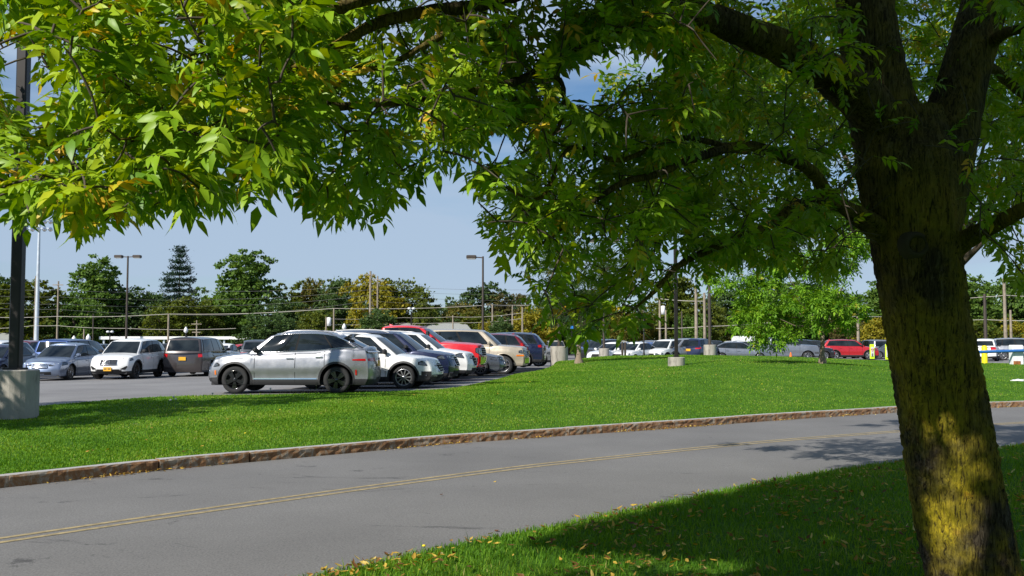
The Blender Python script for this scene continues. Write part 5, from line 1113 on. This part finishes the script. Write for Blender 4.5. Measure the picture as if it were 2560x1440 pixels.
# dandelions
mb = MB()
for px, py, d in [(528, 1066, 19), (613, 1100, 17.2), (700, 1030, 21), (1060, 1378, 8.6), (1905, 962, 30), (1325, 967, 31), (930, 1003, 23)]:
    p = at(px, py, d); z = float(lawn_z(p.x, p.y)) + .07 if d > 12 else verge_at((p.x, p.y)) + .07
    o = MB().tube([(0, 0, -.07), (0, 0, 0)], .003, 5).lathe([(.001, -.008), (.018, 0), (.012, .01), (.001, .012)], n=10, m=1).build('dandelion', [M_F['green'] if False else simple('stem_green', (.08, .16, .03)), simple('dandelion_yellow', (.8, .6, .02), .7)], None, (p.x, p.y, z)); tag(o, 'small yellow dandelion flower in the grass', 'flower', 'yellow dandelions')
for px, py, d in [(433, 1010, 22.5), (438, 1018, 22), (425, 1022, 21.8), (530, 1004, 23.5), (675, 990, 25.2), (790, 975, 27)]:
    p = at(px, py, d); z = float(lawn_z(p.x, p.y)); o = MB().tube([(0, 0, 0), (.01, 0, .2)], .003, 5).lathe([(.001, .185), (.02, .195), (.026, .21), (.02, .226), (.001, .235)], n=10, m=1, c=(.01, 0, 0)).build('seed_head', [simple('stem_green', (.08, .16, .03)), simple('seed_fluff', (.5, .5, .46), .9)], None, (p.x, p.y, z)); tag(o, 'grey dandelion seed head standing above the grass', 'plant', 'dandelion seed heads')
# ------------------------------------------------------------------ poles
def conc(name='concrete', col=(.42, .39, .34)):
    if name in _mc: return _mc[name]
    m, nt, b = new_mat(name); n1 = noise(nt, 2.5, 6, .65, stretch=(1, 1, .35)); n2 = noise(nt, 40, 4)
    r = ramp(nt, [(.36, tuple(c * .4 for c in col)), (.48, tuple(c * .8 for c in col)), (.66, col)], n1.outputs[0]); nt.links.new(r.outputs[0], b.inputs['Base Color']); b.inputs['Roughness'].default_value = .9; bump(nt, b, n2.outputs[0], .4, .01); _mc[name] = m; return m
M_conc = conc(); M_pole = simple('pole_black', (.02, .017, .016), .45, .3, vs=5); M_bronze = simple('pole_bronze', (.07, .055, .045), .5, .3); M_wood = simple('pole_wood', (.25, .21, .16), .9, vs=3, var=.3); M_steel = simple('pole_white_steel', (.55, .6, .66), .4, .2); M_white = simple('white_paint', (.75, .76, .77), .5); M_lens = simple('lamp_lens', (.5, .5, .48), .2)
def lamp(px, pb, pt, d, wpx, bw, bh, top, heads, lab, mat=None, zg=None, sq=False, base=True):
    """px column at the foot; pb, pt: rows of the base's bottom and top"""
    b_ = at(px, pb, d); t = empty('lamp_pole', (b_.x, d, b_.z), label=lab, cat='lamp pole'); mat = mat or M_bronze; r = wpx / F * d / 2; br = bw / F * d / 2; h = (pb - pt) / F * d; zt = at(px, top, d).z - b_.z
    if base:
        mb = MB(); mb.lathe([(br, -.4), (br, h - .02), (br - .02, h), (.001, h)], n=28, smooth=False); mb.build('concrete_base', M_conc, t)
        mb = MB(); mb.box((0, 0, h + .02), (r * 3.2, r * 3.2, .04))
        for a in range(4): mb.tube([(r * 1.35 * (1 if a & 1 else -1), r * 1.35 * (1 if a & 2 else -1), h), (r * 1.35 * (1 if a & 1 else -1), r * 1.35 * (1 if a & 2 else -1), h + .09)], .012, 6)
        mb.build('foot_plate', mat, t)
    mb = MB()
    if sq: mb.box((0, 0, (h + zt) / 2), (r * 2, r * 2, zt - h), bev=r * .25)
    else: mb.tube([(0, 0, h), (0, 0, zt)], [r, r * .8], 14)
    mb.build('pole', mat, t)
    for hx in heads:
        mb = MB(); mb.tube([(0, 0, zt - .08), (hx * .5, 0, zt - .05)], .035, 6); mb.build('arm', mat, t)
        mb = MB(); mb.box((hx * .72, 0, zt - .04), (.62, .42, .22), bev=.04); hd = mb.build('lamp_head', mat, t); mb = MB(); mb.box((hx * .72, 0, zt - .165), (.5, .34, .03)); mb.build('lens', M_lens, hd)
    return t
lamp(35, 1045, 925, 20.5, 27, 112, 0, -420, (-1, 1), 'near black lamp pole on a big concrete base at the left edge', M_pole, sq=True)
lamp(315, 870, 852, 78, 5.5, 26, 0, 640, (-1, 1), 'lamp pole with two box heads above the white SUV')
lamp(1207, 870, 850, 62, 6, 26, 0, 641, (-1,), 'lamp pole with a single box head above the tan SUV')
lamp(1691, 915, 893, 40, 8.5, 42, 0, 430, (-1, 1), 'slim black lamp pole on a low round concrete base in the middle of the lawn', M_pole, sq=True)
lamp(1775, 889, 862, 62, 8, 31, 0, 500, (-1, 1), 'brown lamp pole on a squat base beside the slate grey sedan')
lamp(1398, 902, 866, 49.5, 8, 44, 0, 560, (-1, 1), 'lamp pole on a white concrete base just left of the round lawn tree')
lamp(1510, 893, 871, 66, 6, 26, 0, 600, (1, -1), 'lamp pole on a small square-looking base right of the round lawn tree')
def post_top(px, top, bot, d, wpx, kind, lab):
    b_ = at(px, bot, d); t = empty('street_lamp', (b_.x, d, b_.z), label=lab, cat='street lamp', group='small lamps of the far lot'); zt = at(px, top, d).z - b_.z
    MB().tube([(0, 0, 0), (0, 0, zt - .3)], .06, 8).build('pole', M_pole, t)
    if kind == 'acorn': MB().lathe([(.06, zt - .35), (.20, zt - .2), (.17, zt), (.05, zt + .2), (.001, zt + .25)], n=12).build('lamp_globe', M_white, t)
    else:
        for sx_ in (-1, 1): MB().lathe([(.001, 0), (.12, .02), (.16, .12), (.09, .19), (.001, .2)], (sx_ * .19, 0, zt - .15), 12).build('lamp_globe', M_white, t)
for a in [(220, 842, 880, 84, 4, 'acorn', 'acorn lamp beyond the dark blue minivan'), (184, 846, 880, 84, 4, 'acorn', 'short white lamp left of the acorn lamp, over the minivan roof'), (464, 823, 870, 92, 4, 'acorn', 'white lamp above the brown-grey minivan'), (860, 815, 865, 92, 4, 'acorn', 'acorn lamp above the roof of the silver crossover'), (1028, 770, 860, 88, 4, 'twin', 'black post with twin white globes above the red pickup'), (274, 828, 875, 92, 4, 'twin', 'twin globe lamp left of the double-headed lamp pole')]: post_top(*a)
# floodlight mast
b_ = at(90, 880, 100); t = empty('floodlight_mast', b_, label='tall white floodlight mast at the left with a rack of lamps', cat='floodlight mast'); zt = at(90, 545, 100).z - b_.z
MB().tube([(0, 0, -.5), (0, 0, zt)], [.22, .11], 12).build('pole', M_steel, t)
for r_ in range(2):
    MB().tube([(-1.3, 0, zt - .3 - .75 * r_), (1.3, 0, zt - .3 - .75 * r_)], .05, 6).build('crossbar', M_steel, t)
    for k in range(5): MB().lathe([(.001, -.25), (.14, -.2), (.23, 0), (.21, .02), (.001, .03)], (-1.2 + .6 * k, -.15, zt - .42 - .75 * r_), 10, axis='y').build('floodlight', M_chrome, t)
# wooden utility poles and wires
UP = {}
def upole(key, px, top, bot, d, wpx, lab, arms=0, box=False, mat=None):
    b_ = at(px, bot, d); t = empty('utility_pole', b_, label=lab, cat='utility pole', group='wooden poles'); zt = at(px, top, d).z - b_.z; r = wpx / F * d / 2
    MB().tube([(0, 0, -.5), (0, 0, zt)], [r * 1.1, r * .85], 10).build('pole', mat or M_wood, t)
    for k in range(arms): MB().box((0, -.1, zt - .4 - .9 * k), (1.1 - .2 * k, .08, .09)).build('crossarm', M_wood, t)
    if box: MB().lathe([(.001, 0), (.2, .02), (.2, .8), (.001, .85)], (.3, -.15, zt * .6), 12).build('transformer', M_white, t)
    UP[key] = (b_, zt)
upole('a', 142, 703, 870, 105, 4.5, 'weathered wooden pole right of the floodlight mast', 1); upole('a2', 85, 690, 870, 108, 4, 'wooden pole just left of the floodlight mast'); upole('b', 420, 784, 870, 96, 5, 'short pale pole above the brown minivan'); upole('c', 491, 801, 862, 110, 3.5, 'small pole with crossarms left of the blue sign', 2)
upole('d', 925, 678, 840, 104, 6, 'tall bleached pole in front of the bright yellow tree, left of its twin', 1); upole('d2', 943, 690, 840, 106, 4.5, 'bleached pole in front of the yellow tree, right of its twin', 1); upole('e', 834, 771, 850, 92, 4.5, 'short pole carrying the bright cable, left of the squat tree'); upole('e2', 815, 792, 850, 96, 4, 'short pole with a grey canister', 0, True)
upole('f', 1132, 788, 850, 100, 4, 'short pole behind the grey roof'); upole('g', 1231, 762, 840, 94, 4.5, 'pole carrying the bright cable right of the single-headed lamp'); upole('g2', 1281, 763, 840, 96, 4.5, 'next cable pole to the right, left of the hanging leaves'); upole('h', 1306, 768, 870, 88, 5, 'pale leaning-looking pole above the dark blue SUV'); upole('h2', 209, 822, 870, 96, 4, 'short pole over the dark blue minivan'); upole('i', 231, 785, 880, 98, 3, 'thin dark pole right of the acorn lamp', mat=M_bronze)
upole('j', 1650, 740, 856, 96, 5.5, 'wooden pole left of the slim black lamp pole', 0, True); upole('j2', 1665, 775, 855, 92, 5, 'pale short pole next to the slim black lamp pole'); upole('k', 1741, 722, 852, 90, 8, 'thick wooden pole, left one of the pair by the sapling'); upole('k2', 1762, 732, 852, 92, 7, 'thick wooden pole, right one of the pair by the sapling'); upole('l', 1705, 778, 855, 104, 4, 'thin brown pole between the lamp pole and the pair', mat=M_bronze)
upole('m', 2146, 778, 865, 90, 7, 'short wooden pole left of the big trunk'); upole('n', 2464, 735, 842, 94, 8, 'dark wooden pole above the yellow bollard', mat=M_bronze); upole('o', 2514, 695, 845, 92, 8, 'tall bleached wooden pole near the right edge'); upole('o2', 2528, 775, 845, 90, 6, 'lower tan wooden pole beside the tall bleached one')
def wire(pts, r, lab, mat, grp='cables strung between the poles'):
    mb = MB(); P = [at(*p) for p in pts]; Q = []
    for a, b_ in zip(P, P[1:]):
        for i in range(10): t = i / 10; q = a.lerp(b_, t); q.z -= 4 * t * (1 - t) * .012 * (b_ - a).length; Q.append(q)
    Q.append(P[-1]); mb.tube(Q, r, 5); tag(mb.build('overhead_cable', mat), lab, 'cable', grp)
M_cab = simple('cable_bright', (.42, .39, .34), .5); M_wire = simple('wire_grey', (.12, .12, .12), .5)
wire([(-60, 792, 96), (142, 791, 96), (420, 785, 96), (834, 771, 92), (1231, 762, 94), (1281, 763, 96), (1345, 762, 96)], .024, 'upper pale thick cable crossing the whole left tree line', M_cab)
wire([(-60, 823, 98), (85, 814, 98), (142, 814, 98), (315, 821, 98), (590, 821, 98)], .022, 'lower pale thick cable ending above the white roof', M_cab)
wire([(1560, 720, 96), (1650, 747, 96), (1762, 753, 92)], .03, 'pale cable left of the pair of wooden poles', M_cab); wire([(1640, 821, 96), (1762, 816, 92), (1900, 808, 92), (2146, 790, 90), (2260, 789, 94)], .028, 'pale cable passing behind the sapling', M_cab)
wire([(2300, 750, 94), (2464, 742, 94), (2514, 738, 92), (2620, 742, 92)], .03, 'upper cable at the right edge', M_cab); wire([(2300, 798, 94), (2464, 799, 94), (2620, 801, 92)], .028, 'lower cable at the right edge', M_cab)
for k, (y0, y1, y2) in enumerate([(725, 728, 712), (742, 748, 724), (760, 764, 738), (773, 788, 752)]): wire([(-60, y0 - 6, 108), (142, y0, 105), (560, y1, 110), (925, y2, 104), (1350, y2 + 12, 110)], .012, 'thin power line, %s from the top of the left bundle' % ['first', 'second', 'third', 'fourth'][k], M_wire)
for k, y0 in enumerate([792, 806]): wire([(815, y0 + 5, 96), (1008, y0 + 2, 100), (1132, y0, 100), (1306, y0 - 10, 88)], .017, 'thin cable %s above the grey roof' % ['high', 'low'][k], M_cab)
# ------------------------------------------------------------------ buildings
M_roofg = simple('roof_shingle_grey', (.27, .28, .26), .9, vs=9, bmp=.4); M_wall = simple('wall_render', (.22, .21, .19), .9); M_rw = simple('roof_white', (.8, .8, .78), .6)
def hip(px0, px1, ptop, peave, d, dp, lab, ridge=.12, wallh=2.4):
    a, b_ = at(px0, peave, d), at(px1, peave, d); zr = at(px0, ptop, d + dp / 2).z; cx = (a.x + b_.x) / 2; w_ = (b_.x - a.x); base = -.3; ze = a.z
    t = empty('house', (cx, d + dp / 2, base), label=lab, cat='building'); x0, x1 = -w_ / 2, w_ / 2; y0, y1 = -dp / 2, dp / 2; zr -= base; ze -= base; rx = w_ * ridge
    MB().box((0, 0, ze / 2 - .1), (w_ - 1, dp - 1, ze)).build('wall', M_wall, t)
    MB().add([(x0, y0, ze), (x1, y0, ze), (x1, y1, ze), (x0, y1, ze), (x0 + rx, 0, zr), (x1 - rx, 0, zr)], [(0, 1, 5, 4), (1, 2, 5), (2, 3, 4, 5), (3, 0, 4), (3, 2, 1, 0)]).build('roof', M_roofg, t)
    for k in range(3): MB().box((x0 + w_ * (.2 + .3 * k), y0 + .45, ze * .55), (1.4, .06, 1.1)).build('window', M_glass, t)
    return t
hip(970, 1186, 808, 834, 112, 9, 'low house with a wide grey hip roof behind the red pickup')
t = hip(985, 1075, 803, 812, 121, 8, 'second grey roof ridge rising behind the left end of the wide hip roof', .03)
# white-roofed open shed
a, b_ = at(280, 848, 112), at(615, 850, 108); t = empty('canopy', ((a.x + b_.x) / 2, 111, -.9), label='long flat white canopy roof behind the cars at left', cat='canopy'); w_ = b_.x - a.x; zt = at(400, 845, 110).z + .9
MB().box((0, 0, zt), (w_, 5, .32)).build('roof', M_rw, t)
for k in range(8): MB().box((-w_ / 2 + .4 + (w_ - .8) * k / 7, -2.2, zt / 2), (.18, .18, zt)).build('post', M_steel, t)
a = at(525, 862, 104); mb = MB(); rows = []
for i in range(13):
    row = []
    for j in range(9): u, v = i / 12 * 2 - 1, j / 8 * 2 - 1; row.append((a.x + u * 5.5, 104 + v * 4, P0(a.x, 104) - .1 + 1.35 * max(0, 1 - u * u) * max(0, 1 - v * v) ** .6))
    rows.append(row)
tag(mb.grid([r[::-1] for r in rows]).build('hill', M_turf), kind='structure')
a = at(24, 838, 116); t = empty('house', (a.x - 2, 116, -.4), label='white house front glimpsed at the far left edge', cat='building'); MB().box((0, 0, 1.1), (7, 5, 2.3)).build('wall', M_rw, t); MB().add([(-3.8, -2.8, 2.2), (3.8, -2.8, 2.2), (3.8, 2.8, 2.2), (-3.8, 2.8, 2.2), (-3.5, 0, 3.0), (3.5, 0, 3.0)], [(0, 1, 5, 4), (1, 2, 5), (2, 3, 4, 5), (3, 0, 4)]).build('roof', M_roofg, t)
# signs
M_blue = simple('sign_blue', (.03, .22, .7), .5); M_lime = simple('sign_lime', (.62, .85, .02), .5); M_bol = simple('bollard_yellow', (.85, .68, .01), .45); M_barr = simple('barrier_blue', (.02, .12, .38), .5); M_redp = simple('sign_red', (.5, .02, .02), .5); M_ink = simple('sign_ink', (.02, .02, .02), .6); M_rust = simple('rusty_foot', (.28, .10, .03), .9, var=.4, vs=12)
def sign(px, top, bot, d, wpx, hpx, mat, lab, name='sign'):
    b_ = at(px, bot, d); zt = at(px, top, d).z - b_.z; w_ = wpx / F * d; h_ = hpx / F * d; t = empty(name, b_, label=lab, cat='sign'); MB().tube([(0, 0, 0), (0, 0, zt - h_)], .05, 8).build('post', M_pole, t); MB().box((0, 0, zt - h_ / 2), (w_, .08, h_), bev=.02).build('panel', mat, t)
sign(509, 843, 865, 90, 13, 9, M_blue, 'small square light blue sign above the row left of the silver crossover'); sign(1430, 815, 862, 92, 7, 8, M_blue, 'little round-looking blue sign among the hanging leaves')
for px, py, d, lab in [(2181, 900, 62, 'yellow-green crossing sign standing on the lot, left one of two'), (2220, 902, 58, 'yellow-green crossing sign half hidden by the big trunk, right one of two')]:
    b_ = at(px, py, d); t = empty('crossing_sign', b_, label=lab, cat='sign', group='crossing signs'); w_, h_ = .30, .92
    MB().box((0, 0, h_ / 2 + .05), (w_, .06, h_), bev=.03).build('panel', M_lime, t); MB().box((0, -.035, h_ / 2 + .06), (w_ * .62, .02, h_ * .62)).build('inset', M_plw, t)
    mb = MB(); zc = h_ * .66
    for i in range(3): a0, a1 = [(-.08, zc + .07), (.08, zc + .07), (0, zc - .08)][i], [(-.08, zc + .07), (.08, zc + .07), (0, zc - .08)][(i + 1) % 3]; mb.tube([(a0[0], -.052, a0[1]), (a1[0], -.052, a1[1])], .013, 5)
    mb.build('yield_mark', M_redp, t)
    mb = MB(); z0 = h_ * .30; mb.lathe([(.001, -.004), (.022, -.004), (.022, .004), (.001, .004)], (0, -.05, z0 + .13), 10, axis='y')
    for p, q in (((0, .10), (0, .02)), ((0, .02), (-.05, -.09)), ((0, .02), (.045, -.09)), ((0, .08), (-.055, .02)), ((0, .08), (.05, .03))): mb.tube([(p[0], -.05, z0 + p[1]), (q[0], -.05, z0 + q[1])], .013, 5)
    mb.build('walking_figure', M_ink, t); MB().box((0, 0, .02), (.4, .3, .05)).build('foot', M_pole, t)
b_ = at(2462, 909, 60); t = empty('bollard', b_, label='bright yellow round bollard behind the lawn right of the big trunk', cat='bollard'); MB().lathe([(.17, -.3), (.17, .98), (.13, 1.06), (.001, 1.09)], n=20).build('post', M_bol, t)
b_ = at(2541, 912, 57); t = empty('barrier_gate', b_, label='white barrier gate box with a long blue arm at the right edge', cat='barrier'); MB().box((0, 0, .55), (.62, .5, 1.15), bev=.04).build('cabinet', M_white, t); MB().box((.52, 0, .5), (.3, .3, 1.05), bev=.02).build('side_post', M_white, t)
MB().box((-.1, -.28, .12), (.4, .02, .2)).build('rust_patch', M_rust, t); MB().tube([(-2.55, -.42, .72), (1.2, -.42, .84)], .085, 10).build('barrier_arm', M_barr, t); MB().tube([(-2.6, -.42, .718), (-2.5, -.42, .72)], .09, 10).build('arm_tip', M_white, t)
p = at(2545, 943, 42); pts = []; mb = MB(); r2 = random.Random(2); zl = float(lawn_z(p.x, p.y)); mb.lathe([(.001, 0), (.14, .01), (.20, .05), (.13, .09), (.05, .10), (.001, .11)], n=14); mb.v = [(x * (1.6 + r2.uniform(-.2, .2)), y + r2.uniform(-.03, .03), z + r2.uniform(-.01, .03)) for x, y, z in mb.v]; tag(mb.build('litter', M_white, None, (p.x, p.y, zl + .03)), 'crumpled white scrap lying on the lawn right of the big trunk', 'litter')
b_ = at(1977, 900, 66); t = empty('traffic_cone', b_, label='small orange cone under the left leaves of the sapling', cat='traffic cone'); MB().box((0, 0, .02), (.36, .36, .04)).build('foot', M_ink, t); MB().lathe([(.13, .04), (.03, .5), (.001, .51)], n=14).build('cone', simple('cone_orange', (.8, .16, .01), .5), t)
a = at(1858, 862, 100); t = empty('box_truck', (a.x, 100, P0(a.x, 100)), label='white box truck body rising above the far cars', cat='truck'); MB().box((0, 0, 1.35), (1.45, 4, 1.5), bev=.04).build('box', M_white, t); MB().box((0, -2.7, .9), (1.4, 1.2, 1.1), bev=.15).build('cab', PAINT['white'], t)
for sx_ in (-1, 1):
    for y in (-2.4, 1.3): MB().lathe([(.001, -.1), (.36, -.1), (.36, .1), (.001, .1)], (sx_ * .62, y, .36), 18, axis='x').build('wheel', M_tyre, t)
for px, d, lab in [(1556, 60, 'grey ticket post, left one of two by the white sedan'), (1563, 61, 'grey ticket post, right one of two by the white sedan')]:
    b_ = at(px, 894, d); t = empty('ticket_post', b_, label=lab, cat='post', group='ticket posts'); MB().box((0, 0, .45), (.13, .13, .95), bev=.02).build('post', M_bronze, t); MB().box((0, 0, .97), (.16, .16, .06)).build('cap', M_conc, t)
b_ = at(1610, 893, 58); t = empty('street_lamp', b_, label='thin black post among the white cars right of the ticket posts', cat='street lamp', group='small lamps of the far lot'); MB().lathe([(.09, 0), (.06, .2), (.04, .3), (.035, 3.0), (.001, 3.05)], n=10).build('pole', M_pole, t); MB().lathe([(.05, 3.0), (.17, 3.15), (.14, 3.4), (.001, 3.55)], n=12).build('lamp_globe', M_white, t)
